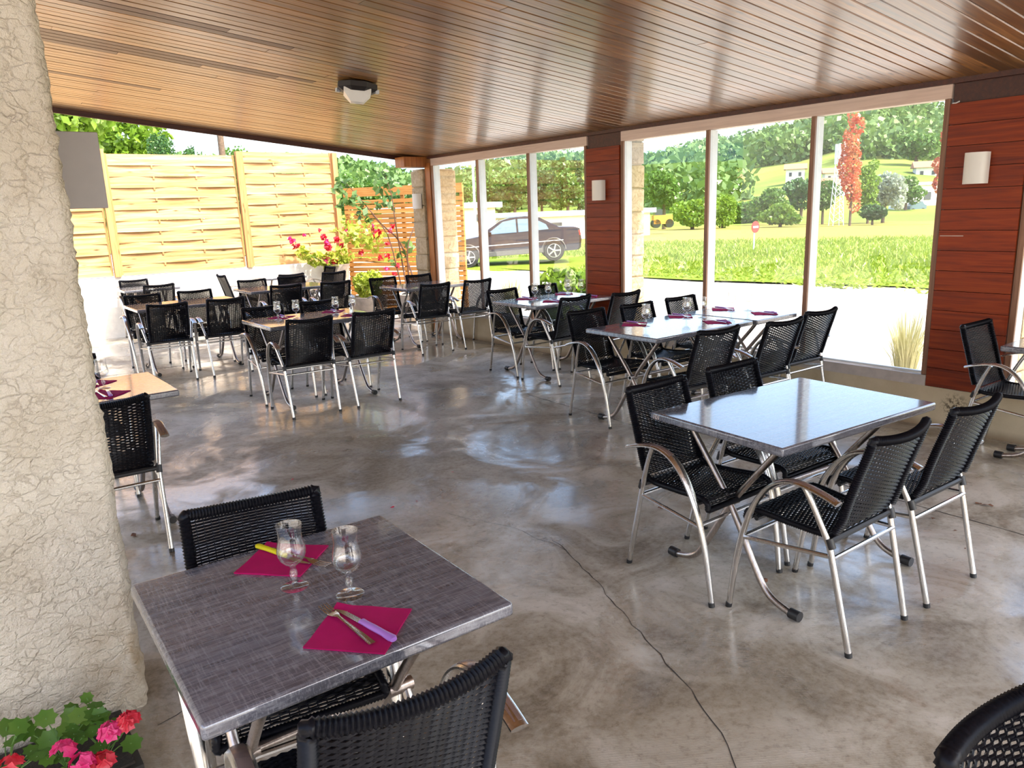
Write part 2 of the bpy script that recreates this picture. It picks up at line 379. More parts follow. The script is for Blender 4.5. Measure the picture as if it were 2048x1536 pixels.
# ------------------------------------------------------------------ mesh helpers
class MB:
    def __init__(s): s.v = []; s.f = []
    def add(s, verts, faces):
        o = len(s.v); s.v += [tuple(p) for p in verts]; s.f += [tuple(i + o for i in f) for f in faces]; return s
    def box(s, c, d, rot=None):
        x, y, z = (k / 2 for k in d)
        P = [Vector(p) for p in ((-x, -y, -z), (x, -y, -z), (x, y, -z), (-x, y, -z), (-x, -y, z), (x, -y, z), (x, y, z), (-x, y, z))]
        if rot is not None: P = [rot @ p for p in P]
        c = Vector(c)
        return s.add([p + c for p in P], [(3, 2, 1, 0), (4, 5, 6, 7), (0, 1, 5, 4), (1, 2, 6, 5), (2, 3, 7, 6), (3, 0, 4, 7)])
    def tube(s, pts, r, n=8, cap=True, up=None):
        pts = [Vector(p) for p in pts]; N = len(pts)
        rs = r if isinstance(r, (list, tuple)) else [r] * N
        tg = []
        for i in range(N):
            a = pts[max(i - 1, 0)]; b = pts[min(i + 1, N - 1)]; tg.append((b - a).normalized())
        ref = Vector(up) if up else (Vector((0, 0, 1)) if abs(tg[0].z) < .9 else Vector((1, 0, 0)))
        u = (ref - tg[0] * ref.dot(tg[0])).normalized()
        V = []
        for i in range(N):
            u = (u - tg[i] * u.dot(tg[i])).normalized(); w = tg[i].cross(u)
            ru, rw = rs[i] if isinstance(rs[i], tuple) else (rs[i], rs[i])
            for k in range(n):
                a = 2 * math.pi * (k + .5) / n
                V.append(pts[i] + u * (math.cos(a) * ru) + w * (math.sin(a) * rw))
        Fs = []
        for i in range(N - 1):
            for k in range(n):
                k2 = (k + 1) % n
                Fs.append((i * n + k, i * n + k2, (i + 1) * n + k2, (i + 1) * n + k))
        if cap: Fs.append(tuple(reversed(range(n)))); Fs.append(tuple((N - 1) * n + k for k in range(n)))
        return s.add(V, Fs)
    def lathe(s, prof, n=24, c=(0, 0, 0), capb=True, capt=False):
        V = []; Fs = []
        for (r, z) in prof:
            for k in range(n):
                a = 2 * math.pi * k / n; V.append((c[0] + r * math.cos(a), c[1] + r * math.sin(a), c[2] + z))
        for i in range(len(prof) - 1):
            for k in range(n):
                k2 = (k + 1) % n; Fs.append((i * n + k, i * n + k2, (i + 1) * n + k2, (i + 1) * n + k))
        if capb: Fs.append(tuple(reversed(range(n))))
        if capt: Fs.append(tuple((len(prof) - 1) * n + k for k in range(n)))
        return s.add(V, Fs)
    def prism(s, poly, y0, y1, ax='Y'):
        n = len(poly)
        def p(a, b, t): return {'Y': (a, t, b), 'X': (t, a, b), 'Z': (a, b, t)}[ax]
        V = [p(a, b, y0) for a, b in poly] + [p(a, b, y1) for a, b in poly]
        Fs = [tuple(range(n)), tuple(reversed(range(n, 2 * n)))] + [(i, i + n, (i + 1) % n + n, (i + 1) % n) for i in range(n)]
        return s.add(V, Fs)
    def mesh(s, name, mat, smooth=40):
        me = bpy.data.meshes.new(name); me.from_pydata(s.v, [], s.f)
        if mat: me.materials.append(M[mat])
        if smooth:
            me.polygons.foreach_set('use_smooth', [True] * len(me.polygons)); me.set_sharp_from_angle(angle=math.radians(smooth))
        me.update(); return me
    def build(s, name, mat, parent=None, loc=(0, 0, 0), rz=0, smooth=40):
        return obj(name, s.mesh(name, mat, smooth), parent, loc, rz)
def obj(name, me, parent=None, loc=(0, 0, 0), rz=0):
    o = bpy.data.objects.new(name, me); col.objects.link(o)
    o.parent = parent; o.location = loc; o.rotation_euler = (0, 0, rz); return o
def np_mesh(name, V, Fq, mat, smooth=False):
    me = bpy.data.meshes.new(name); me.from_pydata(V.tolist(), [], Fq.tolist()); me.materials.append(M[mat])
    if smooth: me.polygons.foreach_set('use_smooth', [True] * len(me.polygons))
    me.update(); return me
def tag(o, label, cat=None, group=None, kind=None):
    if label: o['label'] = label
    if cat: o['category'] = cat
    if group: o['group'] = group
    if kind: o['kind'] = kind
    return o
def thing(name, label, cat, loc=(0, 0, 0), rz=0, group=None):
    o = bpy.data.objects.new(name, None); col.objects.link(o); o.location = loc; o.rotation_euler = (0, 0, rz); o.empty_display_size = .1
    return tag(o, label, cat, group)
def struct(name, mb, mat, label=None, smooth=40):
    o = mb.build(name, mat, smooth=smooth); tag(o, label, None, None, 'structure'); return o
def copy_tree(o, parent=None):
    c = o.copy(); col.objects.link(c); c.parent = parent
    for ch in list(o.children): copy_tree(ch, c)
    return c
def rbox_mesh(name, d, r, mat, seg=3):
    bm = bmesh.new(); bmesh.ops.create_cube(bm, size=1); bmesh.ops.scale(bm, vec=d, verts=bm.verts)
    bmesh.ops.bevel(bm, geom=list(bm.edges), offset=r, segments=seg, affect='EDGES', profile=.5)
    me = bpy.data.meshes.new(name); bm.to_mesh(me); bm.free(); me.materials.append(M[mat])
    me.polygons.foreach_set('use_smooth', [max(abs(c) for c in p.normal) < .999 for p in me.polygons]); return me
def catmull(P, n):
    P = [Vector(p) for p in P]; out = []
    for i in range(len(P) - 1):
        p0 = P[max(i - 1, 0)]; p1 = P[i]; p2 = P[i + 1]; p3 = P[min(i + 2, len(P) - 1)]
        for k in range(n):
            t = k / n
            out.append(.5 * ((2 * p1) + (p2 - p0) * t + (2 * p0 - 5 * p1 + 4 * p2 - p3) * t * t + (3 * p1 - p0 - 3 * p2 + p3) * t ** 3))
    out.append(P[-1]); return out

XW = 5.63
def ceil_z(x): return 2.40 + .107 * (XW - x)

# ================================================================== SETTING
# ---- floor and yard
fl = MB(); nx, ny = 30, 50
X0, X1, Y0, Y1 = -1.9, 5.75, -5.0, 12.62
for j in range(ny + 1):
    for i in range(nx + 1): fl.v.append((X0 + (X1 - X0) * i / nx, Y0 + (Y1 - Y0) * j / ny, 0))
for j in range(ny):
    for i in range(nx): a = j * (nx + 1) + i; fl.f.append((a, a + 1, a + nx + 2, a + nx + 1))
floor = struct('floor', fl, 'polished_concrete', 'worn polished concrete floor with dark damp patches')
def crack(pts, w, jit, name='crack'):
    P = [Vector(p) for p in pts]; m = MB(); out = []
    for a, b in zip(P[:-1], P[1:]):
        n = max(3, int((b - a).length / .05))
        for k in range(n): out.append(a.lerp(b, k / n))
    out.append(P[-1]); V = []; F = []
    for i, p in enumerate(out):
        t = (out[min(i + 1, len(out) - 1)] - out[max(i - 1, 0)]).normalized(); nrm = Vector((-t.y, t.x))
        q = p.xy + nrm * random.uniform(-jit, jit); ww = w * random.uniform(.4, 1.2)
        V += [(q.x - nrm.x * ww, q.y - nrm.y * ww, .0012), (q.x + nrm.x * ww, q.y + nrm.y * ww, .0012)]
        if i: k = 2 * i; F.append((k - 2, k, k + 1, k - 1))
    m.add(V, F); return m.build(name, 'crack_dark', floor, smooth=0)
crack([(2.31, 2.75, 0), (2.29, 2.61, 0), (2.07, 2.02, 0), (1.95, 1.71, 0), (1.80, 1.34, 0), (1.66, 1.15, 0)], .0022, .010)
crack([(2.29, 2.61, 0), (2.25, 3.0, 0), (2.1, 3.4, 0)], .0012, .012)
crack([(4.19, 5.3, 0), (4.16, 4.86, 0), (4.16, 4.31, 0), (4.11, 3.72, 0), (4.09, 2.6, 0), (4.08, 1.44, 0), (4.08, -.5, 0)], .0035, .006, 'slab_joint')
crack([(.4, 9.36, 0), (5.6, 9.36, 0)], .008, .003, 'slab_joint')
crack([(.37, 2.52, 0), (.55, 2.60, 0), (.72, 2.66, 0)], .0018, .01)
def gz_(x, y):
    r = math.hypot(x, y); k = min(1, max(0, (r - 24) / 46)); return -.02 - .43 * k + .03 * noise.noise(Vector((x * .4, y * .4, 0)))
yard = MB()
for (a, b, c, d) in ((-30, X1, 12.62, 60), (-30, X0, -40, 12.62), (X0, X1, -40, Y0)):
    o = len(yard.v); yard.v += [(a, c, -.05), (b, c, -.05), (b, d, -.05), (a, d, -.05)]; yard.f.append((o, o + 1, o + 2, o + 3))
o = len(yard.v)
for j in range(51):
    for i in range(13):
        x = X1 + 13 * i / 12; y = -40 + 100 * j / 50; yard.v.append((x, y, -.05 if x < 12.5 and y < 20 else min(-.05, gz_(x, y) - .03)))
for j in range(50):
    for i in range(12): a = o + j * 13 + i; yard.f.append((a, a + 1, a + 14, a + 13))
struct('ground', yard, 'gravel_ground', 'pale sunlit gravel yard around the terrace', 0)

# ---- window wall (plane x = XW)
bw = MB()
bw.box((XW + .10, 3.2, .15), (.20, 12.6, .30))
struct('wall_right', bw, 'cream_wall', 'low cream rendered wall under the windows', 0)
def window(name, label, ya, yb, mulls, sillboard=True):
    m = MB(); yc = (ya + yb) / 2; L = yb - ya
    m.box((XW + .05, yc, 2.325), (.10, L, .09))
    w = struct(name, m, 'rail_wood', label, 0)
    s = MB().box((XW + .012, yc, .341), (.05, L, .078)); s.build('sill_board', 'sill_paint', w, smooth=0)
    MB().box((XW + .055, yc, .388), (.03, L - .02, .016)).build('glazing_bead', 'white_frame', w, smooth=0)
    ed = [ya] + mulls + [yb]
    for k, y in enumerate(ed):
        yy = y + (.02 if k == 0 else -.02 if k == len(ed) - 1 else 0)
        mu = MB().box((XW + .068, yy, 1.33), (.104, .032, 1.896)); mo = mu.build('mullion', 'white_frame', w, smooth=0)
        MB().box((XW + .006, yy, 1.33), (.02, .036, 1.896)).build('wood_facing', 'frame_wood', mo, smooth=0)
    for a, b in zip(ed[:-1], ed[1:]):
        a2 = a + (.037 if a == ya else .017); b2 = b - (.037 if b == yb else .017)
        MB().box((XW + .055, (a2 + b2) / 2, 1.338), (.006, b2 - a2 - .002, 1.88)).build('pane', 'window_glass', w, smooth=0)
    return w
window('window_1', 'three-pane picture window looking onto the parked car', 5.99, 9.06, [6.97, 7.98])
window('window_2', 'three-pane picture window looking onto the meadow and hills', 2.43, 5.50, [3.43, 4.44])
window('window_3', 'picture window beyond the dark red panel', -1.15, 1.94, [-.12, .91])
def clad(name, label, ya, yb, mat):
    core = MB().box((XW + .06, (ya + yb) / 2, 1.345), (.09, yb - ya - .01, 2.08))
    c = struct(name, core, 'fascia_wood', label, 0)
    z = .305; k = 0
    while z < 2.20:
        h = min(.1385, 2.265 - z)
        m = MB().box((XW - .004 + random.uniform(-.002, .002), (ya + yb) / 2, z + h / 2), (.028, yb - ya, h - .004))
        m.build('plank', mat, c, smooth=0); z += .1385
    return c
clad('wall_panel_middle', 'orange-brown plank pier between the two picture windows', 5.505, 5.985, 'panel_wood')
wpn = clad('wall_panel_near', 'dark red plank pier with a small cream lamp', 1.945, 2.425, 'panel_wood')
MB().box((XW - .0215, 2.34, 1.375), (.003, .15, .005)).build('scratch', 'scratch_pale', wpn, smooth=0)
tp = MB().box((XW + .05, 3.9, 2.395), (.16, 10.4, .05)); struct('trim_1', tp, 'fascia_wood', 'dark beam above the windows', 0)
pc = MB().box((XW + .05, 9.13, 1.16), (.13, .13, 2.32)); struct('trim_2', pc, 'post_wood', 'orange-brown corner post beside the stone column', 0)
bb = MB().box((5.50, 9.27, 2.335), (.45, .24, .13)); struct('trim_3', bb, 'post_wood', 'stub of wooden beam on top of the corner column', 0)

def stone_column(name, label, x0, x1, y0, y1, zt, course=.235):
    core = MB().box(((x0 + x1) / 2, (y0 + y1) / 2, zt / 2 - .03), (x1 - x0 - .04, y1 - y0 - .04, zt + .02))
    c = struct(name, core, 'cream_wall', label, 0)
    z = -.05; k = 0
    while z < zt - .05:
        h = min(course * random.uniform(.94, 1.06), zt - z)
        me = rbox_mesh('stone_block', ((x1 - x0) * random.uniform(.98, 1.02), (y1 - y0) * random.uniform(.98, 1.02), h - .012), .012, 'column_stone', 2)
        for v in me.vertices: v.co += Vector([random.uniform(-.006, .006) for _ in range(3)])
        obj('stone_block', me, c, ((x0 + x1) / 2, (y0 + y1) / 2, z + h / 2)); z += h
    return c
stone_column('column_corner', 'pale rough stone block column at the roof corner', 5.585, 6.12, 9.215, 9.52, 2.27)
stone_column('column_outer', 'pale rough stone column outside the window beside plank pier', 5.90, 6.19, 5.70, 6.0, 2.44)
stone_column('column_outer', 'pale rough stone column outside the window beyond red panel', 5.90, 6.19, 1.95, 2.25, 2.44)

# ---- ceiling: backing slab and planks (planks run along X, sloped)
sl = .107; ang = math.atan(sl)
XA, XB = -1.3, 5.80
YB0, YB1 = -2.6, 9.42
cb = MB()
za, zb = ceil_z(XA), ceil_z(XB)
for z0_, z1_ in ((.012, .16),):
    cb.add([(XA, YB0, za + z0_), (XB, YB0, zb + z0_), (XB, YB1, zb + z0_), (XA, YB1, za + z0_), (XA, YB0, za + z1_), (XB, YB0, zb + z1_), (XB, YB1, zb + z1_), (XA, YB1, za + z1_)],
           [(3, 2, 1, 0), (4, 5, 6, 7), (0, 1, 5, 4), (1, 2, 6, 5), (2, 3, 7, 6), (3, 0, 4, 7)])
ceiling = struct('ceiling', cb, 'fascia_wood', 'sloping varnished timber plank ceiling', 0)
PW = .0945
plank_cache = {}
def plank(xa, xb, y, dz, mat='ceiling_wood'):
    L = (round((xb - xa) / math.cos(ang), 3), mat); key = L
    if key not in plank_cache:
        L = key[0]
        h = .012; e = .005; w = PW / 2 - .0018
        prof = [(-w, h), (-w, e), (-w + e, 0), (w - e, 0), (w, e), (w, h)]
        m = MB(); m.prism([(a, b) for a, b in prof], -L / 2, L / 2, 'X')
        plank_cache[key] = m.mesh('plank', mat, 0)
    o = obj('plank', plank_cache[key], ceiling, ((xa + xb) / 2, y, ceil_z((xa + xb) / 2) + dz))
    o.rotation_euler = (0, ang, 0)
nrow = int((YB1 - YB0) / PW)
for i in range(nrow):
    y = YB1 - PW * (i + .5)
    if y > 1.2 and i % 3 != 1:
        cut = random.choice([.9, 1.5, 2.1, 2.7, 3.3, 3.9, 4.5])
        ps = [(XA, cut - .001), (cut + .001, XB)]
    else: ps = [(XA, XB)]
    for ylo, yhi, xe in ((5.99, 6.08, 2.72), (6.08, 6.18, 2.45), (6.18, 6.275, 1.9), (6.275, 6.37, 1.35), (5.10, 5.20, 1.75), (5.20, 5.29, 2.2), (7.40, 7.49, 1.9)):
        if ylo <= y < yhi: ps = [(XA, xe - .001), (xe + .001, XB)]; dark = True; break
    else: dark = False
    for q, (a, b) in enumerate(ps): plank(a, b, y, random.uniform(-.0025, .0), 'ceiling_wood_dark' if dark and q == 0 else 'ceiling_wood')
ro = MB().box((6.08, 3.41, 2.53), (.62, 12.06, .14)); struct('roof_eave', ro, 'fascia_wood', 'dark roof eave outside above the windows', 0)
fa = MB()
fa.add([(XA, YB1, za - .055), (XB, YB1, zb - .055), (XB, YB1 + .03, zb - .055), (XA, YB1 + .03, za - .055), (XA, YB1, za + .18), (XB, YB1, zb + .18), (XB, YB1 + .03, zb + .18), (XA, YB1 + .03, za + .18)],
       [(3, 2, 1, 0), (4, 5, 6, 7), (0, 1, 5, 4), (1, 2, 6, 5), (2, 3, 7, 6), (3, 0, 4, 7)])
struct('trim_4', fa, 'fascia_wood', 'dark fascia board along the far roof edge', 0)

# ---- rough plaster pillar on the left
def plaster_pillar():
    xa, xb, ya, yb, zt = -1.25, .37, 2.67, 3.08, ceil_z(.37) + .02
    step = .016; per = []
    n1 = int((xb - xa) / step); n2 = int((yb - ya) / step)
    for i in range(n1): per.append((xa + (xb - xa) * i / n1, ya, 0, -1))
    for i in range(n2): per.append((xb, ya + (yb - ya) * i / n2, 1, 0))
    for i in range(n1): per.append((xb - (xb - xa) * i / n1, yb, 0, 1))
    for i in range(n2): per.append((xa, yb - (yb - ya) * i / n2, -1, 0))
    nz = int(zt / step); N = len(per); m = MB()
    for k in range(nz + 1):
        z = zt * k / nz
        for (x, y, nx_, ny_) in per:
            p = Vector((x, y, z))
            d = .010 * noise.noise(p * 7) + .014 * abs(noise.noise(Vector((x * 22, y * 22, z * 27)))) + .004 * noise.noise(p * 60)
            cx = -.008 if (abs(x - xb) < .01 and (abs(y - ya) < .01)) else 0
            m.v.append((x + nx_ * d + cx, y + ny_ * d - cx, z))
    for k in range(nz):
        for i in range(N):
            j = (i + 1) % N; m.f.append((k * N + i, k * N + j, (k + 1) * N + j, (k + 1) * N + i))
    return struct('wall_left', m, 'rough_plaster', 'thick cream pillar of rough trowelled plaster', 60)
plaster_pillar()
fw = MB().box((-8.1, 2.0, 2.2), (.2, 24, 4.6)); struct('wall_bounce', fw, 'facade_white', 'unseen house wall across the yard, added to bounce sunlight', 0)  # out-of-view wall set here to bounce warm sunlight onto the terrace

# ---- far low wall and woven fence
wl = MB().box((1.45, 12.62, .42), (8.9, .22, .94)); struct('wall_far', wl, 'white_wall', 'low white rendered wall under the woven fence', 0)
wf = thing('woven_fence', 'woven wooden fence of tall panels standing on the white wall', 'fence', (0, 0, 0))
def woven_panel(x0, x1, z0, z1, y, label, n=11):
    t = bpy.data.objects.new('fence_panel', None); col.objects.link(t); t.parent = wf; t.location = ((x0 + x1) / 2, y, z0)
    W = x1 - x0; hh = (z1 - z0) / n
    MB().box((-W / 2 + .012, 0, (z1 - z0) / 2), (.024, .05, z1 - z0)).build('side_batten', 'fence_post_wood', t, smooth=0)
    MB().box((W / 2 - .012, 0, (z1 - z0) / 2), (.024, .05, z1 - z0)).build('side_batten', 'fence_post_wood', t, smooth=0)
    for k in (1, 2): MB().box((-W / 2 + W * k / 3, 0, (z1 - z0) / 2), (.022, .012, z1 - z0)).build('lath', 'fence_post_wood', t, smooth=0)
    for r in range(n):
        ph = 1 if r % 2 else -1; m = MB(); N = 24; V = []; F = []
        zc = hh * (r + .5); h2 = hh / 2 - .006
        sag = random.uniform(-.006, .006)
        for i in range(N + 1):
            u = i / N; x = -W / 2 + .024 + (W - .048) * u
            yy = ph * .010 * math.sin(u * 3 * math.pi) - .001
            zz = zc + sag * math.sin(u * math.pi)
            V += [(x, yy - .024, zz - h2 - .014), (x, yy - .004, zz + h2), (x, yy + .004, zz + h2), (x, yy - .015, zz - h2 - .014)]
            if i:
                b = 4 * i; a = b - 4
                for q in range(4): F.append((a + q, b + q, b + (q + 1) % 4, a + (q + 1) % 4))
        F += [(0, 1, 2, 3), (4 * N + 3, 4 * N + 2, 4 * N + 1, 4 * N)]
        m.add(V, F); m.build('slat', 'fence_wood', t, smooth=30)
        if r:
            for k in (1, 2): MB().box((-W / 2 + W * k / 3 + .01 * (r % 2), -.020, hh * r - .028), (.024, .012, .04)).build('lath_end', 'fence_post_wood', t, smooth=0)
    return t
FY = 12.56
woven_panel(.36, 2.19, .91, 2.66, FY, 'woven wooden fence panel directly behind the grey sign')
woven_panel(2.30, 4.15, .91, 2.66, FY, 'woven wooden fence panel between two fence posts')
woven_panel(4.27, 5.80, .91, 2.72, FY, 'woven wooden fence panel beside the climbing rose')
woven_panel(-1.55, .25, .91, 2.66, FY, 'woven wooden fence panel mostly hidden by plaster pillar', 11)
for k, (x, lab) in enumerate(((.305, 'wooden fence post hidden behind plaster pillar'), (2.245, 'wooden fence post beside the grey sign'), (4.21, 'wooden fence post between the two open panels'), (5.84, 'wooden fence post at the rose corner'))):
    p = MB().box((0, 0, .91), (.085, .085, 1.82)); o = p.build('fence_post', 'fence_post_wood', wf, (x, FY - .045, .895), smooth=0)
# slatted screen from the fence corner towards the yard
SA = Vector((5.95, 12.48, 0)); SB = Vector((7.18, 10.62, 0)); sdv = (SB - SA); sL = sdv.length; srz = math.atan2(sdv.y, sdv.x)
st = thing('slatted_screen', 'orange-brown horizontal slat screen behind the climbing rose', 'fence', SA, srz)
for x in (.03, sL * .5, sL - .03): MB().box((x, .035, 1.02), (.06, .04, 2.14)).build('upright', 'slat_wood', st, smooth=0)
MB().box((sL / 2, 0, 2.05), (sL, .024, .15)).build('top_board', 'slat_wood', st, smooth=0)
z = 1.955 - .04; sm = MB().box((0, 0, 0), (sL, .02, .066)).mesh('slat', 'slat_wood', 0)
while z > .02: obj('slat', sm, st, (sL / 2, 0, z - .033)); z -= .082

# ---- grey sign behind the pillar
sg = thing('grey_sign', 'plain grey rectangular signboard sticking out behind the plaster pillar', 'sign', (.49, 3.115, 1.71))
me = rbox_mesh('sign_panel', (.42, .012, .262), .003, 'sign_grey', 2); obj('sign_panel', me, sg, (-.14, 0, .131))
MB().box((-.30, -.016, .13), (.10, .022, .05)).build('bracket', 'steel_pale', sg, smooth=0)

# ================================================================== FURNITURE
def make_chair():
    t = thing('armchair', 'chair', 'chair')
    # shell profile (y, z) front edge of seat -> top of back
    prof = catmull([(.205, .408, 0), (.198, .440, 0), (.15, .450, 0), (.02, .440, 0), (-.10, .436, 0), (-.150, .446, 0), (-.180, .490, 0), (-.205, .58, 0), (-.240, .70, 0), (-.280, .822, 0)], 12)
    ln = [0]
    for a, b in zip(prof[:-1], prof[1:]): ln.append(ln[-1] + (b - a).length)
    TL = ln[-1]
    def P(s):
        s = max(0, min(TL, s))
        for i in range(len(ln) - 1):
            if ln[i + 1] >= s:
                f = (s - ln[i]) / max(1e-6, ln[i + 1] - ln[i]); p = prof[i].lerp(prof[i + 1], f); tg = (prof[i + 1] - prof[i]).normalized(); return p, tg
        return prof[-1], (prof[-1] - prof[-2]).normalized()
    sb = next(ln[i] for i in range(len(prof)) if prof[i].x < -.163)
    def S(u, s, off=0):
        p, tg = P(s); f = s / TL
        w = .190 + .022 * max(0, 1 - s / .25) - .006 * math.exp(-((s - sb) / .12) ** 2) - .004 * max(0, (s - sb) / (TL - sb))
        k = max(0, (s - sb) / (TL - sb)); conc = .030 * k * (1 - u * u)
        rise = .012 * max(0, k - .85) / .15 * u * u
        nrm = Vector((0, -tg.y, tg.x))     # seat: up; back: forward
        if nrm.z < 0 and k == 0: nrm = -nrm
        q = Vector((u * w, p.x - conc, p.y + rise))
        return q + Vector((0, nrm.y, nrm.z)) * off
    NS = 17
    def weave(s0, s1, gap):
        m = MB(); s = s0; r = 0
        while s < s1:
            pts = []
            for i in range(2 * NS + 1):
                u = -.97 + 1.94 * i / (2 * NS)
                o = .0032 * math.sin(i * math.pi / 2 + (math.pi if r % 2 else 0))
                pts.append(S(u, s, o))
            m.tube(pts, [(.0026, .0046)] * len(pts), 4, True, up=(0, 0, 1) if s < sb else (0, 1, 0)); s += gap; r += 1
        for k in range(NS + 1):
            u = -.97 + 1.94 * (k) / NS
            n = 14; pts = [S(u * .999, s0 + (s1 - s0) * i / n) for i in range(n + 1)]
            m.tube(pts, .0022, 4)
        return m
    weave(.02, sb - .004, .0078).build('seat', 'woven_black', t, smooth=60)
    weave(sb + .002, TL - .012, .0080).build('backrest', 'woven_black', t, smooth=60)
    # wrapped rim
    def rim(path, r):
        pts = [Vector(p) for p in path]; L = [0]
        for a, b in zip(pts[:-1], pts[1:]): L.append(L[-1] + (b - a).length)
        n = int(L[-1] / .0046); out = []; j = 0
        for i in range(n + 1):
            s = L[-1] * i / n
            while j < len(L) - 2 and L[j + 1] < s: j += 1
            out.append(pts[j].lerp(pts[j + 1], (s - L[j]) / max(1e-6, L[j + 1] - L[j])))
        m = MB(); m.tube(out, [r * (1.12 if i % 2 else .87) for i in range(len(out))], 8); return m
    side_b = [S(-1, sb + (TL - sb) * i / 16) for i in range(16)]
    top = [S(-1 + 2 * i / 20, TL) for i in range(21)]
    rim(catmull(side_b[::2] + [S(-1, TL * .985)] + top[0:1] + top[2:-2:2] + top[-1:] + [S(1, TL * .985)] + [Vector((-p.x, p.y, p.z)) for p in reversed(side_b)][::2], 4), .0170).build('back_rim', 'woven_black', t, smooth=70)
    side_s = [S(-1, sb * i / 14) for i in range(15)]
    rim([p for p in reversed(side_s)] + [S(-1 + 2 * i / 12, 0) for i in range(1, 12)] + [Vector((-p.x, p.y, p.z)) for p in side_s], .0125).build('seat_rim', 'woven_black', t, smooth=70)
    MB().tube([(-.205, -.158, .428), (.205, -.158, .428)], .013, 8).build('seat_bar', 'black_plastic', t)
    MB().tube([(-.222, .15, .424), (.222, .15, .424)], .010, 8).build('seat_bar', 'black_plastic', t)
    for s in (-1, 1):
        yz = [(.255, .014), (.240, .12), (.218, .25), (.188, .37), (.150, .475), (.098, .560), (.040, .612), (-.025, .635), (-.092, .632), (-.155, .618), (-.210, .600)]
        xs = [.236, .240, .244, .248, .252, .255, .257, .258, .258, .258, .258]
        ctrl = [Vector((s * x, y, z_)) for x, (y, z_) in zip(xs, yz)]
        path = catmull(ctrl, 5); N = len(path); rr = []
        for i in range(N):
            f = i / (N - 1)
            w = .0115 + (.0225 - .0115) * min(1, max(0, (f - .05) / .45)); th = .0122 - (.0122 - .0088) * min(1, max(0, (f - .25) / .4))
            rr.append((w, th))
        m = MB(); m.tube(path, rr, 10, True, up=(1, 0, 0)); arm = m.build('armrest', 'aluminium', t, smooth=50)
        i0 = int(N * .60); pp = [p + Vector((0, .003, .0070)) for p in path[i0:N - 1]]
        MB().tube(pp, [(.0150, .0030)] * len(pp), 8, True, up=(1, 0, 0)).build('arm_inlay', 'arm_brown', arm, smooth=50)
        MB().tube([(s * .238, .2575, 0), (s * .238, .2545, .018)], .0135, 10).build('foot_cap', 'black_plastic', arm)
        leg = MB().tube(catmull([(s * .205, -.255, .012), (s * .209, -.218, .17), (s * .215, -.168, .385), (s * .219, -.155, .43), (s * .240, -.102, .56), (s * .250, -.070, .625)], 5), .0122, 10).build('leg', 'aluminium', t)
        MB().tube([(s * .205, -.2565, 0), (s * .2052, -.2535, .018)], .0135, 10).build('foot_cap', 'black_plastic', leg)
        MB().tube([(s * .2145, -.171, .405), (s * .218, -.158, .442)], .0148, 10).build('clamp', 'black_plastic', leg)
        MB().tube([(s * .214, -.175, .372), (s * .247, .190, .340)], .0085, 8).build('stretcher', 'aluminium', t)
    MB().tube([(-.213, -.178, .368), (.213, -.178, .368)], .0085, 8).build('stretcher', 'aluminium', t)
    MB().tube([(-.247, .188, .345), (.247, .188, .345)], .0085, 8).build('stretcher', 'aluminium', t)
    return t
chair0 = make_chair(); chair_used = [False]
def chair(x, y, deg, label, group=None):
    """deg = heading of the sitter, measured from +Y counter-clockwise"""
    o = chair0 if not chair_used[0] else copy_tree(chair0); chair_used[0] = True
    o.location = (x, y, 0); o.rotation_euler = (0, 0, math.radians(deg)); tag(o, label, 'chair', group or 'black woven armchairs'); return o

top_cache = {}
def table(x0, x1, y0, y1, label, rot=0, group='folding terrace tables', number=False):
    W = round(x1 - x0, 2); D = round(y1 - y0, 2)
    t = thing('folding_table', label, 'table', ((x0 + x1) / 2, (y0 + y1) / 2, 0), math.radians(rot), group)
    if (W, D) not in top_cache: top_cache[(W, D)] = rbox_mesh('tabletop', (W, D, .036), .009, 'table_laminate', 3)
    top = obj('tabletop', top_cache[(W, D)], t, (0, 0, .732))
    ys = D / 2
    for sx in (-1, 1):
        for q, sy in enumerate((-1, 1)):
            x = sx * (W / 2 - .13 - .032 * q)
            path = catmull([(x, -sy * (ys - .12), .712), (x, -sy * (ys - .15), .66), (x, 0, .40), (x, sy * (ys - .20), .14), (x, sy * (ys - .13), .055), (x, sy * (ys - .04), .024), (x, sy * (ys + .005), .022)], 6)
            leg = MB().tube(path, .0145, 10).build('leg', 'leg_metal', t)
            MB().tube([(x, sy * (ys - .025), .0225), (x, sy * (ys + .02), .0225)], .0218, 12).build('foot_cap', 'black_plastic', leg)
        MB().tube([(sx * (W / 2 - .18), 0, .40), (sx * (W / 2 - .11), 0, .40)], .020, 12).build('pivot', 'leg_metal', t)
        MB().box((sx * (W / 2 - .15), 0, .709), (.05, D - .16, .012)).build('bracket', 'leg_metal', t, smooth=0)
    MB().tube([(-(W / 2 - .11), 0, .40), (W / 2 - .11, 0, .40)], .012, 10).build('spreader_bar', 'leg_metal', t)
    if number:
        m = MB(); x = -W / 2 - .0005
        def stroke(ya, za, yb, zb):
            a = Vector((x, ya, za)); b = Vector((x, yb, zb)); m.tube([a, b], .0013, 4)
        y = D / 2 - .025; zc = .732
        stroke(y, zc - .009, y - .004, zc + .010)
        for k in range(8):
            a1 = k * math.pi / 4; a2 = (k + 1) * math.pi / 4
            stroke(y - .016 - .006 * math.cos(a1), zc + .010 * math.sin(a1), y - .016 - .006 * math.cos(a2), zc + .010 * math.sin(a2))
        stroke(y - .029, zc - .009, y - .033, zc + .010)
        nb = m.build('number', 'scratch_pale', top, (0, 0, -.732), smooth=0); nb['label'] = 'pale scratched number 101'
    return t
T1 = table(.27, .98, 1.31, 2.01, 'square dark laminate table with two glasses beside the plaster pillar', -1.7)
T2 = table(2.44, 3.50, 1.485, 2.195, 'bare dark table numbered 101 on its edge', -4.5, number=True)
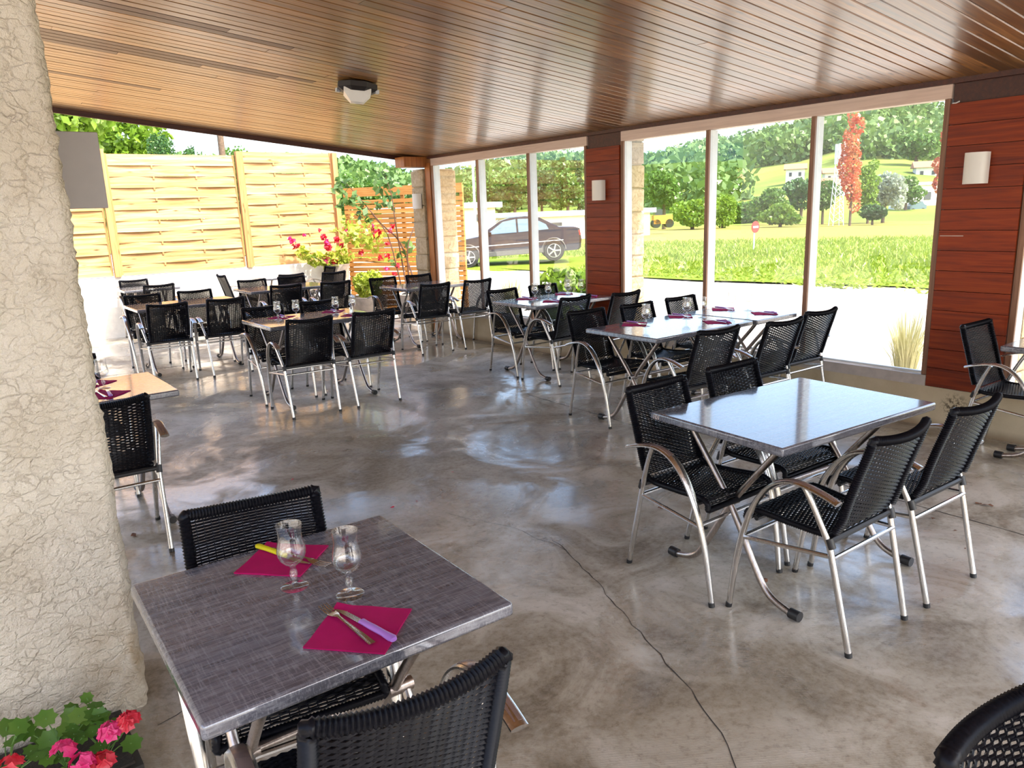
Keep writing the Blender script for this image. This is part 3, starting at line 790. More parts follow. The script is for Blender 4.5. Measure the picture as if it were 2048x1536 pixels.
T3 = table(3.92, 5.03, 3.49, 4.21, 'long dark table laid with three glasses, joined to shorter one')
T3b = table(5.045, 5.60, 3.47, 4.21, 'short dark table pushed against window and joined to longer one')
T4 = table(4.55, 5.60, 5.57, 6.28, 'dark table laid for four beside the orange-brown pier')
T5 = table(4.64, 5.58, 8.19, 8.90, 'bare dark table in the window corner by the stone column')
T6 = table(2.24, 3.30, 6.33, 7.07, 'table laid with four glasses in the middle of the terrace')
T7 = table(1.72, 2.87, 8.86, 9.57, 'bare tan-looking table under the far roof edge')
T8 = table(3.25, 4.38, 9.74, 10.45, 'bare table just beyond the roof edge near the stone planter')
T9 = table(2.13, 2.87, 11.62, 12.28, 'small table standing by the white wall below the fence post')
T10 = table(4.15, 4.85, 11.75, 12.36, 'sunlit table by the white wall below the climbing rose')
TL_ = table(.29, 1.0, 4.36, 5.06, 'half-hidden laid table behind the plaster pillar')
TR = table(5.07, 5.60, 1.06, 1.78, 'small dark table in front of the dark red panel')

A_ = 'black woven armchair '
for (x, y, d, lab) in [
    (2.67, 1.500, -1, A_ + 'facing the fence at numbered bare table, farther from windows'),
    (3.245, 1.475, -2, A_ + 'facing the fence at numbered bare table, nearer the windows'),
    (2.62, 2.055, 179, A_ + 'backing onto the fence at numbered bare table, farther from windows'),
    (3.19, 2.06, 178, A_ + 'backing onto the fence at numbered bare table, nearer the windows'),
    (4.115, 3.38, -5, A_ + 'facing the fence at joined tables, farthest from windows'),
    (4.695, 3.27, -3, A_ + 'facing the fence at joined tables, middle of three'),
    (5.285, 3.35, -2, A_ + 'facing the fence at joined tables, nearest the windows'),
    (4.18, 4.21, 178, A_ + 'backing onto the fence at joined tables, farthest from windows'),
    (4.74, 4.17, 180, A_ + 'backing onto the fence at joined tables, middle of three'),
    (5.33, 4.19, 180, A_ + 'backing onto the fence at joined tables, nearest the windows'),
    (4.79, 6.15, 180, A_ + 'backing onto the fence at table by orange-brown pier, farther from windows'),
    (5.345, 6.14, 180, A_ + 'backing onto the fence at table by orange-brown pier, nearer windows'),
    (4.79, 5.56, 2, A_ + 'facing the fence at table by orange-brown pier, farther from windows'),
    (5.345, 5.44, 2, A_ + 'facing the fence at table by orange-brown pier, nearer windows'),
    (4.79, 8.80, 180, A_ + 'backing onto the fence at window corner table, farther from windows'),
    (5.33, 8.78, 180, A_ + 'backing onto the fence at window corner table, nearer windows'),
    (4.77, 7.96, -5, A_ + 'facing the fence at window corner table, farther from windows'),
    (5.345, 7.92, -2, A_ + 'facing the fence at window corner table, nearer windows'),
    (2.47, 6.25, -4, A_ + 'facing the fence at laid middle table, farther from windows'),
    (3.04, 6.22, -2, A_ + 'facing the fence at laid middle table, nearer windows'),
    (2.48, 6.89, 180, A_ + 'backing onto the fence at laid middle table, farther from windows'),
    (3.05, 6.89, 180, A_ + 'backing onto the fence at laid middle table, nearer windows'),
    (1.93, 8.63, -4, A_ + 'facing the fence at table under roof edge, farther from windows'),
    (2.51, 8.60, -3, A_ + 'facing the fence at table under roof edge, nearer windows'),
    (1.945, 9.41, 178, A_ + 'backing onto the fence at table under roof edge, farther from windows'),
    (2.53, 9.38, 178, A_ + 'backing onto the fence at table under roof edge, nearer windows'),
    (3.58, 9.58, -6, A_ + 'facing the fence at table beyond roof edge, farther from windows'),
    (4.18, 9.42, -6, A_ + 'facing the fence at table beyond roof edge, nearer windows'),
    (3.55, 10.31, 178, A_ + 'backing onto the fence at table beyond roof edge, farther from windows'),
    (4.135, 10.35, 178, A_ + 'backing onto the fence at table beyond roof edge, nearer windows'),
    (2.47, 11.38, 0, A_ + 'facing the fence at small table by the white wall'),
    (2.42, 12.15, 180, A_ + 'backing onto the white wall at small table by the wall'),
    (3.86, 12.02, -90, A_ + 'in full sun at the end of the sunlit table, facing its length'),
    (4.32, 11.33, 0, A_ + 'facing the fence at sunlit table, farther from windows'),
    (4.88, 11.10, 4, A_ + 'facing the fence at sunlit table, nearer windows'),
    (5.10, 12.02, 90, A_ + 'in full sun at the rose end of the sunlit table'),
    (.57, 4.22, -2, A_ + 'facing the fence at half-hidden table behind plaster pillar'),
    (.58, 5.20, 180, A_ + 'backing onto the fence at half-hidden table behind plaster pillar'),
    (.607, 1.875, 171, A_ + 'backing onto the fence at square table by plaster pillar'),
    (.588, 1.335, -6.3, A_ + 'facing the fence at square table by plaster pillar'),
    (5.29, 1.73, 178, A_ + 'in front of the dark red panel at small table'),
    (1.225, .085, 172, A_ + 'standing by itself with no table in front'),
]: chair(x, y, d, lab)

# ---- tableware
ZT = .7505
def glass_mesh():
    outer = [(.0335, 0), (.0345, .0015), (.030, .0035), (.014, .0065), (.0062, .012), (.0050, .020), (.0085, .028), (.0105, .036), (.0085, .045), (.0062, .052), (.0095, .060), (.020, .066), (.0300, .077), (.0350, .090), (.0358, .100), (.0335, .114), (.0300, .130), (.0292, .145), (.0305, .158), (.0322, .168)]
    inner = [(.0312, .168), (.0294, .158), (.0281, .145), (.0289, .130), (.0322, .114), (.0344, .100), (.0336, .091), (.0285, .080), (.018, .071), (.004, .068)]
    m = MB(); m.lathe(outer + inner, 26, capb=True, capt=True); return m.mesh('wine_glass', 'clear_glass', 60)
GM = glass_mesh()
def glass(x, y, label): return tag(obj('wine_glass', GM, None, (x, y, ZT)), label, 'glass', 'stemmed wine glasses')
def napkin_mesh(seed):
    r = random.Random(seed); m = MB(); n = 10; S = .185
    for j in range(n + 1):
        for i in range(n + 1):
            u = i / n - .5; v = j / n - .5
            z = .0035 + .0012 * math.sin(u * 9 + seed) + .0008 * math.sin(v * 11 + seed) + (.006 * max(0, u + v - .78) ** 1 * 4)
            m.v.append((u * S, v * S, z))
    o = len(m.v)
    for p in list(m.v): m.v.append((p[0] * .995, p[1] * .995, .0002))
    for j in range(n):
        for i in range(n): a = j * (n + 1) + i; m.f.append((a, a + 1, a + n + 2, a + n + 1)); m.f.append((o + a, o + a + n + 1, o + a + n + 2, o + a + 1))
    ring = [i for i in range(n + 1)] + [j * (n + 1) + n for j in range(1, n + 1)] + [n * (n + 1) + i for i in range(n - 1, -1, -1)] + [j * (n + 1) for j in range(n - 1, 0, -1)]
    for a, b in zip(ring, ring[1:] + ring[:1]): m.f.append((a, o + a, o + b, b))
    return m.mesh('napkin', 'napkin', 30)
NM = [napkin_mesh(k) for k in range(3)]
def fork_parts():
    m = MB()
    # handle to neck along +y
    path = [(0, -.105, .0015), (0, -.06, .003), (0, 0, .0045), (0, .04, .006), (0, .055, .0045)]
    m.tube(path, [(.0085, .0012), (.0075, .0014), (.0045, .0016), (.0038, .0018), (.0095, .0012)], 8, True, up=(1, 0, 0))
    m.tube([(0, .053, .0045), (0, .066, .0025), (0, .074, .002)], [(.0095, .0011), (.0122, .001), (.0122, .001)], 8, True, up=(1, 0, 0))
    for k in range(4):
        x = -.0102 + .0068 * k; m.tube([(x, .073, .002), (x, .10, .0026), (x, .118, .0055)], [(.0019, .0010), (.0018, .0009), (.0011, .0007)], 6, True, up=(1, 0, 0))
    return m.mesh('fork', 'cutlery_steel', 50)
FM = fork_parts()
def knife_meshes(hm):
    b = MB(); b.prism([(-.006, 0), (.0075, 0), (.0085, .05), (.006, .085), (-.002, .105), (-.006, .105)], .0018, .0032, 'Z')
    for k in range(9): b.box((.008, .012 + .008 * k, .0025), (.002, .003, .001))
    h = MB(); h.tube([(.001, .012, .006), (.0005, 0, .006), (0, -.03, .0065), (0, -.07, .0065), (0, -.098, .006), (-.002, -.106, .006)], [(.0095, .0045), (.0085, .0055), (.0095, .006), (.009, .006), (.0115, .006), (.008, .005)], 10, True, up=(1, 0, 0))
    return b.mesh('blade', 'cutlery_steel', 20), h.mesh('handle', hm, 50)
KP = knife_meshes('handle_purple'); KY = knife_meshes('handle_yellow')
def fork(x, y, deg, label): return tag(obj('fork', FM, None, (x, y, ZT + .0058), math.radians(deg)), label, 'fork', 'forks on napkins')
def knife(x, y, deg, label, kind=KP):
    t = thing('table_knife', label, 'knife', (x, y, ZT + .0052), math.radians(deg), 'knives on napkins')
    obj('blade', kind[0], t); obj('handle', kind[1], t); return t
def napkin(x, y, deg, label, k=0):
    return tag(obj('napkin', NM[k % 3], None, (x, y, ZT), math.radians(deg)), label, 'napkin', 'burgundy paper napkins')
# square table, detailed setting
glass(.602, 1.722, 'stemmed wine glass in front of the yellow knife handle')
glass(.690, 1.592, 'empty stemmed wine glass nearest the purple knife')
napkin(.637, 1.893, 43, 'burgundy napkin under the yellow-handled knife', 0)
knife(.640, 1.905, 198, 'steak knife with a yellow handle on a burgundy napkin', KY)
fork(.668, 1.87, 200, 'fork beside the yellow-handled knife')
napkin(.637, 1.435, 42, 'burgundy napkin under the purple-handled knife', 1)
fork(.618, 1.455, 4, 'steel fork beside the purple-handled knife on square table')
knife(.648, 1.432, 10, 'steak knife with a light purple handle on burgundy napkin')
def lay(tname, naps, glasses):
    order = ('first', 'second', 'third', 'fourth', 'fifth')
    gs = sorted(glasses, key=lambda g: -g[0])
    for k, (x, y) in enumerate(gs): glass(x, y, 'stemmed wine glass on %s, %s from the windows' % (tname, order[k]))
    yc = sum(n[1] for n in naps) / len(naps); xc = sum(n[0] for n in naps) / len(naps)
    for k, (x, y) in enumerate(naps):
        where = ('window end' if x > xc else 'pillar end') + (' fence side' if y > yc else ' near side')
        napkin(x, y, 45 + 6 * ((k * 7) % 3 - 1), 'burgundy napkin on %s, %s' % (tname, where.replace('near side', 'side away from fence')), k)
        d = 0 if y < yc else 180
        w2 = where.replace('near side', 'side away from fence')
        fork(x - .022, y + (.005 if d == 0 else -.005), d + 6, 'fork on %s, %s' % (tname, w2))
        knife(x + .020, y, d - 4, 'purple-handled knife on %s, %s' % (tname, w2))
lay('the joined long table', [(4.32, 4.075), (4.86, 4.075), (4.80, 3.66)], [(4.30, 3.94), (4.80, 3.96), (4.92, 3.90)])
lay('the short window table', [(5.42, 4.07), (5.42, 3.66)], [(5.36, 3.94), (5.48, 3.86)])
lay('table by orange-brown pier', [(4.90, 6.15), (4.92, 5.76), (5.42, 6.15), (5.42, 5.76)], [(4.90, 6.01), (5.02, 5.94), (5.34, 6.00), (5.46, 5.92)])
lay('the laid middle table', [(2.57, 6.92), (2.58, 6.52), (3.08, 6.90), (3.10, 6.49)], [(2.48, 6.77), (2.64, 6.73), (3.00, 6.66), (3.16, 6.63)])
lay('the half-hidden table', [(.66, 4.92), (.66, 4.54)], [(.69, 4.73), (.54, 4.66)])

# ---- lamps
def sconce(y, z, label, x=XW - .018):
    t = thing('wall_lamp', label, 'lamp', (x, y, z), 0, 'cream half-round wall lamps')
    m = MB(); N = 14; R = .072; D = .085; hh = .10
    V = []; F = []
    for i in range(N + 1):
        a = math.pi * i / N; yy = R * math.cos(a); xx = -.008 - D * (math.sin(a) ** .55)
        q = .95
        V += [(xx, yy, -hh), (xx, yy, hh), (xx * q - .0, yy * q, hh), (xx * q, yy * q, -hh)]
        if i:
            b = 4 * i; a_ = b - 4
            for k in range(4): F.append((a_ + k, b + k, b + (k + 1) % 4, a_ + (k + 1) % 4))
    F += [(3, 2, 1, 0), (4 * N, 4 * N + 1, 4 * N + 2, 4 * N + 3)]
    m.add(V, F); m.build('lamp_shade', 'white_lamp', t, smooth=40)
    MB().box((-.004, 0, 0), (.008, .13, .19)).build('back_plate', 'steel_pale', t, smooth=0)
    return t
sconce(5.765, 1.82, 'cream half-round wall lamp on the orange-brown plank pier')
sconce(2.215, 1.815, 'cream half-round wall lamp on the dark red plank pier')
sconce(9.32, 1.82, 'cream half-round wall lamp on the corner stone column', XW - .055)
lx, ly = 2.96, 5.79; lz = ceil_z(lx)
cl = thing('ceiling_lamp', 'square ceiling lamp with dark base and frosted white shade', 'lamp', (lx, ly, lz - .005))
cl.rotation_euler = (0, ang, math.radians(0))
MB().lathe([(.13, 0), (.165, -.012), (.165, -.05), (.12, -.075)], 8, capb=True, capt=True).build('lamp_base', 'lamp_dark', cl, smooth=0)
mm = MB(); mm.lathe([(.150, -.055), (.150, -.085), (.070, -.150), (.0, -.158)], 4, capb=True).build('lamp_shade', 'white_lamp', cl, rz=math.radians(20), smooth=0)
for k in range(2):
    a = math.radians(142 + 180 * k); MB().box((.155 * math.cos(a), .155 * math.sin(a), -.06), (.03, .03, .03)).build('clip', 'steel_pale', cl, smooth=0)
# loose cable stub at the head of the red pier
cs = MB().tube([(XW - .02, 2.41, 2.245), (XW - .03, 2.385, 2.243), (XW - .04, 2.36, 2.25)], .004, 6).build('cable_stub', 'sign_white'); tag(cs, 'short white cable end at the top of the red pier', 'cable')

# ---- leaves and petals on the floor
def floor_bit(name, px, py, mat, size, label, cat, grp, seed):
    p = at_z(px, py, 0); r = random.Random(seed); m = MB(); n = 9; V = [(0, 0, size * .25)]; F = []
    for k in range(n):
        a = 2 * math.pi * k / n; rr = size * r.uniform(.55, 1.0); V.append((rr * math.cos(a), rr * .6 * math.sin(a), abs(r.uniform(0, size * .35)) + .001))
    for k in range(n): F.append((0, 1 + k, 1 + (k + 1) % n))
    m.add(V, F); o = m.build(name, mat, None, (p.x, p.y, .001), r.uniform(0, 6), smooth=0); tag(o, label, cat, grp); return o
for k, (px, py, s, lab) in enumerate([
    (1325, 1018, .035, 'curled dry leaf on the floor beside the numbered table, fence side'),
    (1527, 1163, .033, 'dark dry leaf on the floor under the numbered bare table'),
    (1975, 1012, .03, 'larger of the dry leaves scattered below the small window table'),
    (1958, 1008, .022, 'pale dry leaf scrap scattered below the small window table'),
    (1866, 1038, .016, 'tiny dry crumb on the slab joint'),
    (1930, 995, .012, 'small dark crumb near scattered leaves'), (1910, 1062, .012, 'dark crumb beside the slab joint'),
    (268, 1072, .034, 'dry leaf on the floor at the foot of plaster pillar'),
    (1930, 1098, .010, 'little black crumb on floor beyond the slab joint')]):
    floor_bit('dry_leaf', px, py, 'dry_leaf_brown', s, lab, 'leaf', 'dry leaves on the floor', 20 + k)
for k, (px, py, s, lab) in enumerate([(785, 1016, .02, 'red petal on the floor beyond the square table'), (585, 960, .016, 'red petal on the floor near the half-hidden table'), (833, 1003, .010, 'tiny red petal on the floor by damp patch'), (905, 945, .012, 'red petal lying in the damp patch')]):
    floor_bit('petal', px, py, 'petal_red', s, lab, 'petal', 'red petals on the floor', 40 + k)

# ================================================================== PLANTS
def leaves(n, centers, size, jit=.35, flat=.0, elong=1.6):
    """random leaf quads around a cloud of points: returns V,F arrays"""
    C_ = np.asarray(centers, float)
    d = rng.normal(size=(n, 3)); d /= np.linalg.norm(d, axis=1, keepdims=True)
    e = rng.normal(size=(n, 3)); e -= d * (e * d).sum(1, keepdims=True); e /= np.linalg.norm(e, axis=1, keepdims=True)
    s = size * (1 + jit * rng.uniform(-1, 1, (n, 1)))
    a = C_ - d * s * elong / 2; b = C_ + e * s / 2; c = C_ + d * s * elong / 2; f = C_ - e * s / 2
    V = np.stack([a, b, c, f], 1).reshape(-1, 3); F = np.arange(4 * n).reshape(n, 4); return V, F
def blob_points(n, lumps):
    """points near the surfaces of ellipsoid lumps [(cx,cy,cz,rx,ry,rz)]"""
    L = np.asarray(lumps, float); w = (L[:, 3] * L[:, 4] + L[:, 5] * L[:, 4]); k = rng.choice(len(L), n, p=w / w.sum())
    d = rng.normal(size=(n, 3)); d /= np.linalg.norm(d, axis=1, keepdims=True)
    r = rng.uniform(.55, 1.0, (n, 1)) ** .5
    return L[k, :3] + d * L[k, 3:] * r
def foliage(name, lumps, n, size, mat, parent, elong=1.5):
    V, F = leaves(n, blob_points(n, lumps), size, elong=elong); me = np_mesh(name, V, F, mat); return obj(name, me, parent)
def crown_lumps(h, w, kind, r):
    L = []
    if kind == 'round':
        for k in range(9): a = r.uniform(0, 6.28); q = r.uniform(0, .32) * w; L.append((q * math.cos(a), q * math.sin(a), h * r.uniform(.38, .82), w * r.uniform(.18, .30), w * r.uniform(.18, .30), h * r.uniform(.12, .2)))
        L.append((0, 0, h * .6, w * .3, w * .3, h * .33))
    elif kind == 'tall':
        for k in range(10): f = (k + .5) / 10; ww = w * .5 * (1 - abs(f - .45) * 1.1); a = r.uniform(0, 6.28); L.append((.12 * w * math.cos(a), .12 * w * math.sin(a), h * (.12 + .84 * f), ww * .75, ww * .75, h * .09))
    elif kind == 'bush':
        for k in range(8): a = r.uniform(0, 6.28); q = r.uniform(0, .36) * w; L.append((q * math.cos(a), q * math.sin(a), h * r.uniform(.2, .7), w * r.uniform(.2, .3), w * r.uniform(.2, .3), h * r.uniform(.22, .3)))
        L.append((0, 0, h * .32, w * .42, w * .42, h * .32))
    return L
def tree(px, ytop, ybase, wpx, dist, kind, mat, label, group, n=900, seed=0, name='tree'):
    r = random.Random(seed); b = at_r(px, ybase, dist); tp = at_r(px, ytop, dist); h = tp.z - b.z; w = wpx / FPX * dist
    gz = b.z
    t = thing(name, label, 'tree' if kind != 'bush' else 'bush', (b.x, b.y, gz), r.uniform(0, 6.28), group)
    MB().tube([(0, 0, -.6), (w * .02, 0, h * .35), (0, w * .02, h * .7)], [w * .045, w * .035, w * .015], 7).build('trunk', 'trunk', t)
    foliage('crown', crown_lumps(h, w, kind, r), n, max(.15, w * .055) if dist > 40 else w * .035, mat, t); return t

# ---- climbing rose, planters at the far corner
def flower_cluster(m, c, r, n, rnd):
    for k in range(n):
        d = Vector([rnd.gauss(0, 1) for _ in range(3)]).normalized() * r * rnd.uniform(.3, 1); p = Vector(c) + d
        e = Vector([rnd.gauss(0, 1) for _ in range(3)]).normalized(); f = e.orthogonal().normalized(); g = e.cross(f); s = r * .55
        m.add([p - f * s, p - g * s + e * s * .3, p + f * s, p + g * s + e * s * .3], [(0, 1, 2, 3)])
rr = random.Random(5)
rose = thing('climbing_rose', 'climbing rose with long bare stems and red blooms before slat screen', 'rose', (6.35, 11.25, 0))
def rp(px, py, y=11.25):
    d = ray(px, py); p = CPOS + d * (y / d.y); return Vector((p.x - 6.35, p.y - 11.25, p.z))
stems = [[(828, 560), (800, 485), (765, 450), (735, 415), (705, 380), (680, 355)], [(815, 585), (800, 500), (790, 440), (783, 390), (770, 352)], [(820, 585), (815, 500), (828, 455), (836, 430)], [(805, 585), (795, 540), (775, 470), (745, 430)]]
for s in stems:
    pts = catmull([rp(x, y, 11.25 + .1 * math.sin(x)) for x, y in s], 4); MB().tube(pts, [.014 - .010 * i / len(pts) for i in range(len(pts))], 6).build('stem', 'stem_brown', rose)
MB().tube([rp(815, 585), Vector((0, 0, .02))], .014, 6).build('stem', 'stem_brown', rose)
def leafy(spots, n, spread, size, mat, parent, nm='leaves'):
    C_ = np.concatenate([np.asarray(p)[None] + rng.normal(size=(n, 3)) * spread for p in spots]); V, F = leaves(len(C_), C_, size); return obj(nm, np_mesh(nm, V, F, mat), parent)
leafy([rp(*q) for q in ((680, 360), (675, 375), (690, 382), (712, 395), (728, 408), (700, 365), (765, 352), (770, 348), (775, 372), (790, 375), (763, 376), (772, 395), (778, 410), (720, 425), (735, 440), (722, 425), (800, 510), (815, 490), (790, 520), (760, 410), (700, 400), (690, 405))], 7, .055, .085, 'leaf_rose', rose)
leafy([rp(*q) for q in ((700, 455), (715, 460), (735, 465), (725, 475), (745, 480), (705, 475), (690, 470), (740, 490))], 26, .11, .07, 'leaf_lime', rose)
for k, q in enumerate(((747, 457), (757, 462), (752, 470), (786, 452), (780, 462), (775, 487), (760, 515), (775, 512), (772, 538), (795, 530), (790, 548), (722, 505), (690, 458), (683, 490))):
    m = MB(); flower_cluster(m, rp(*q), .045 + .02 * (k < 3), 16, rr); m.build('bloom', 'bloom_red' if k % 4 else 'bloom_pink', rose, smooth=0)
# geranium in a tall pale stone urn
ux, uy = 5.66, 12.27
urn = thing('stone_urn', 'tall pale lichen-covered stone urn at the fence corner', 'urn', (ux, uy, 0))
MB().lathe([(.16, 0), (.17, .06), (.12, .12), (.11, .45), (.15, .62), (.17, .80), (.19, .86), (.17, .86), (.15, .80)], 18, capt=True).build('urn_body', 'terracotta_pale', urn)
g = thing('geranium', 'sunlit red geranium spilling from the pale stone urn', 'geranium', (ux, uy, .80))
foliage('leaves', [(-.10, 0, .12, .22, .18, .14), (-.38, .0, .16, .20, .14, .12), (-.62, .05, .28, .10, .1, .12), (.06, 0, .16, .16, .16, .16)], 420, .065, 'leaf_lime', g)
MB().tube([(0, 0, 0), (-.3, 0, .12), (-.6, .04, .3)], .01, 6).build('stem', 'stem_green', g)
for k, q in enumerate(((-.80, .02, .50), (-.72, .04, .40), (-.25, -.05, .52), (-.22, -.06, .42), (-.20, -.1, .34), (-.12, -.08, .12), (-.28, -.1, .15), (-.02, -.05, .48), (-.30, 0, .64), (-.58, 0, .58))):
    m = MB(); flower_cluster(m, q, .06 if k < 8 else .03, 20, rr); m.build('bloom', 'bloom_red' if k % 3 else 'bloom_pink', g, smooth=0)
# round stone planter with lime shrub
px_, py_ = 5.62, 11.15
pl = thing('stone_planter', 'round pale stone planter beyond the window corner table', 'planter', (px_, py_, 0))
MB().lathe([(.24, 0), (.27, .05), (.29, .34), (.30, .38), (.26, .38), (.25, .33)], 24, capt=True).build('planter_body', 'terracotta_pale', pl)
lsb = thing('lime_shrub', 'bright yellow-green shrub growing in the round stone planter', 'shrub', (px_, py_, .33))
foliage('leaves', [(0, 0, .20, .22, .22, .2), (.12, .05, .30, .16, .16, .16), (-.12, -.02, .28, .14, .14, .16)], 900, .05, 'leaf_lime', lsb)
MB().tube([(0, 0, -.02), (.02, 0, .2)], .012, 6).build('stem', 'stem_green', lsb)
pl2 = thing('stone_planter', 'rough stone planter at the foot of the climbing rose', 'planter', (6.12, 10.55, 0))
MB().lathe([(.22, 0), (.28, .06), (.30, .36), (.32, .42), (.28, .42), (.26, .36)], 14, capt=True).build('planter_body', 'terracotta_pale', pl2)

# ---- geraniums by the pillar foot
trough = thing('planter_trough', 'low dark planter trough at the foot of the plaster pillar', 'planter', (-.20, 2.47, 0))
MB().box((0, 0, .02), (.96, .34, .04)).build('trough_body', 'dark_trough', trough, smooth=0)
MB().box((0, 0, .044), (.92, .30, .008)).build('soil', 'dark_soil', trough, smooth=0)
def geranium(x, y, label, heads, seed, nl=16):
    r = random.Random(seed); t = thing('geranium', label, 'geranium', (x, y, .048), 0, 'geraniums in the dark trough')
    m = MB(); lf = MB()
    for k in range(nl):
        a = r.uniform(0, 6.28); q = r.uniform(.02, .10); z_ = r.uniform(.05, .19); p = Vector((q * math.cos(a), q * math.sin(a), z_))
        m.tube([(0, 0, 0), (p.x * .5, p.y * .5, z_ * .7), p], .0018, 5)
        s = r.uniform(.018, .032); nrm = Vector((r.uniform(-.5, .5), r.uniform(-.8, .2), 1)).normalized(); u = nrm.orthogonal().normalized(); w = nrm.cross(u); V = [p - nrm * s * .15]; F = []
        for i in range(14): aa = 2 * math.pi * i / 14; rd = s * (1 + .14 * math.cos(7 * aa)); V.append(p + u * rd * math.cos(aa) + w * rd * math.sin(aa))
        for i in range(14): F.append((0, 1 + i, 1 + (i + 1) % 14))
        lf.add(V, F)
    heads = [(a, b, c_ + .065, d) for a, b, c_, d in heads]
    for (hx, hy, hz, c) in heads: m.tube([(0, 0, .02), (hx * .6, hy * .6, hz * .6), (hx, hy, hz)], .0022, 5)
    m.build('stem', 'stem_green', t); lf.build('leaves', 'leaf_mid', t, smooth=60)
    for (hx, hy, hz, c) in heads:
        f = MB()
        for k in range(11):
            d = Vector((r.gauss(0, 1), r.gauss(0, 1), abs(r.gauss(0, 1)) * .8 + .1)).normalized(); p = Vector((hx, hy, hz)) + d * .028
            u = d.orthogonal().normalized(); w = d.cross(u)
            for i in range(5):
                aa = 2 * math.pi * i / 5 + k; b1 = u * math.cos(aa) + w * math.sin(aa); b2 = u * math.cos(aa + .62) + w * math.sin(aa + .62); b0 = u * math.cos(aa - .62) + w * math.sin(aa - .62); s = .021
                f.add([p, p + b0 * s * .75 + d * .003, p + b1 * s * 1.1 + d * .004, p + b2 * s * .75 + d * .003], [(0, 1, 2, 3)])
        f.build('bloom', c, t, smooth=0)
geranium(.20, 2.40, 'red and pink geranium blooms at the pillar corner of the dark trough', [(.055, -.14, .105, 'bloom_red'), (.005, -.14, .095, 'bloom_pink'), (-.03, -.17, .03, 'bloom_red')], 3)
geranium(.09, 2.43, 'geranium with small fading pink bloom in the dark trough', [(-.005, -.16, .085, 'bloom_pink'), (.03, -.21, .06, 'bloom_pink')], 4, 20)
geranium(-.06, 2.43, 'bright red geranium at the hidden end of the dark trough', [(.02, -.14, .09, 'bloom_red'), (-.04, -.1, .1, 'bloom_red')], 5)

# ---- plants just outside the windows
def grass_clump(x, y, h, n, spread, mat, label, seed):
    r = random.Random(seed); t = thing('grass_clump', label, 'grass', (x, y, -.05), 0, 'ornamental grasses outside the windows'); m = MB()
    for k in range(n):
        a = r.uniform(0, 6.28); l = h * r.uniform(.6, 1.08); s = spread * r.uniform(.2, 1); b = Vector((.05 * math.cos(a), .05 * math.sin(a), 0)); w = Vector((-math.sin(a), math.cos(a), 0)) * .004
        p1 = b + Vector((s * .35 * math.cos(a), s * .35 * math.sin(a), l * .6)); p2 = b + Vector((s * math.cos(a), s * math.sin(a), l))
        m.add([b - w, b + w, p1 + w, p1 - w, p2], [(0, 1, 2, 3), (3, 2, 4)])
    m.build('blades', mat, t, smooth=0); MB().lathe([(.10, 0), (.08, .04), (.02, .06)], 10, capt=True).build('tuft', 'leaf_straw', t); return t
grass_clump(6.75, 3.10, .78, 260, .28, 'leaf_straw', 'pale feathery ornamental grass outside the meadow window', 1)
grass_clump(7.0, 9.15, .82, 200, .30, 'leaf_straw', 'pale feathery grass outside the car window by stone column', 2)
hy = thing('hydrangea_bush', 'leafy bright green bush outside the window beside the orange-brown pier', 'bush', (6.95, 7.8, -.05))
foliage('leaves', [(0, 0, .60, .34, .42, .28), (.1, -.25, .62, .26, .26, .24), (0, .28, .66, .24, .22, .24), (0, 0, .3, .35, .35, .3)], 1100, .085, 'leaf_bright', hy)
MB().tube([(0, 0, 0), (0, 0, .5)], .02, 6).build('stem', 'stem_green', hy)

# ================================================================== OUTDOORS
# meadow
me_ = MB(); gx, gy = 60, 70
for j in range(gy + 1):
    for i in range(gx + 1):
        y = -45 + 140 * j / gy; edge = 14.0 - .12 * (y - 9) + .9 * noise.noise(Vector((0, y * .8, 0))) if y < 14 else 13.7 + max(0, 18 - y) * 0
        x = edge + (95 - edge) * (i / gx) ** 1.6; me_.v.append((x, y, gz_(x, y)))
for j in range(gy):
    for i in range(gx): a = j * (gx + 1) + i; me_.f.append((a, a + 1, a + gx + 2, a + gx + 1))
struct('meadow', me_, 'meadow_grass', 'sunny green meadow beyond the gravel yard')
n = 60000
xs = 14.0 + 30 * rng.uniform(0, 1, n) ** 1.5; ys = rng.uniform(-6, 36, n)
keep = (xs > 14.1 - .12 * (np.minimum(ys, 14) - 9) + .9 * np.array([noise.noise(Vector((0, q * .8, 0))) for q in ys]) + .35 * rng.normal(size=n)) & (np.hypot(xs, ys) < 38) & (np.hypot(xs - 15.0, ys - 19.6) > 3.2); xs, ys = xs[keep], ys[keep]; n = len(xs)
zs = np.array([gz_(a, b) for a, b in zip(xs, ys)])
hh = rng.uniform(.03, .16, n) * np.clip((xs - 13.5) / 3, .3, 1.3); an = rng.uniform(0, 6.28, n); ww = rng.uniform(.015, .045, n)
V = np.zeros((n, 4, 3)); bx = np.cos(an) * ww; by = np.sin(an) * ww
V[:, 0] = np.stack([xs - bx, ys - by, zs - .02], 1); V[:, 1] = np.stack([xs + bx, ys + by, zs - .02], 1)
lx_ = rng.normal(size=n) * .08; ly_ = rng.normal(size=n) * .08
V[:, 2] = np.stack([xs + bx * .3 + lx_, ys + by * .3 + ly_, zs + hh], 1); V[:, 3] = np.stack([xs - bx * .6 + lx_, ys - by * .6 + ly_, zs + hh * .8], 1)
gr = obj('grass_blades', np_mesh('grass_blades', V.reshape(-1, 3), np.arange(4 * n).reshape(n, 4), 'leaf_grass')); tag(gr, 'long grass blades covering the sunny meadow', 'grass', None, 'stuff')

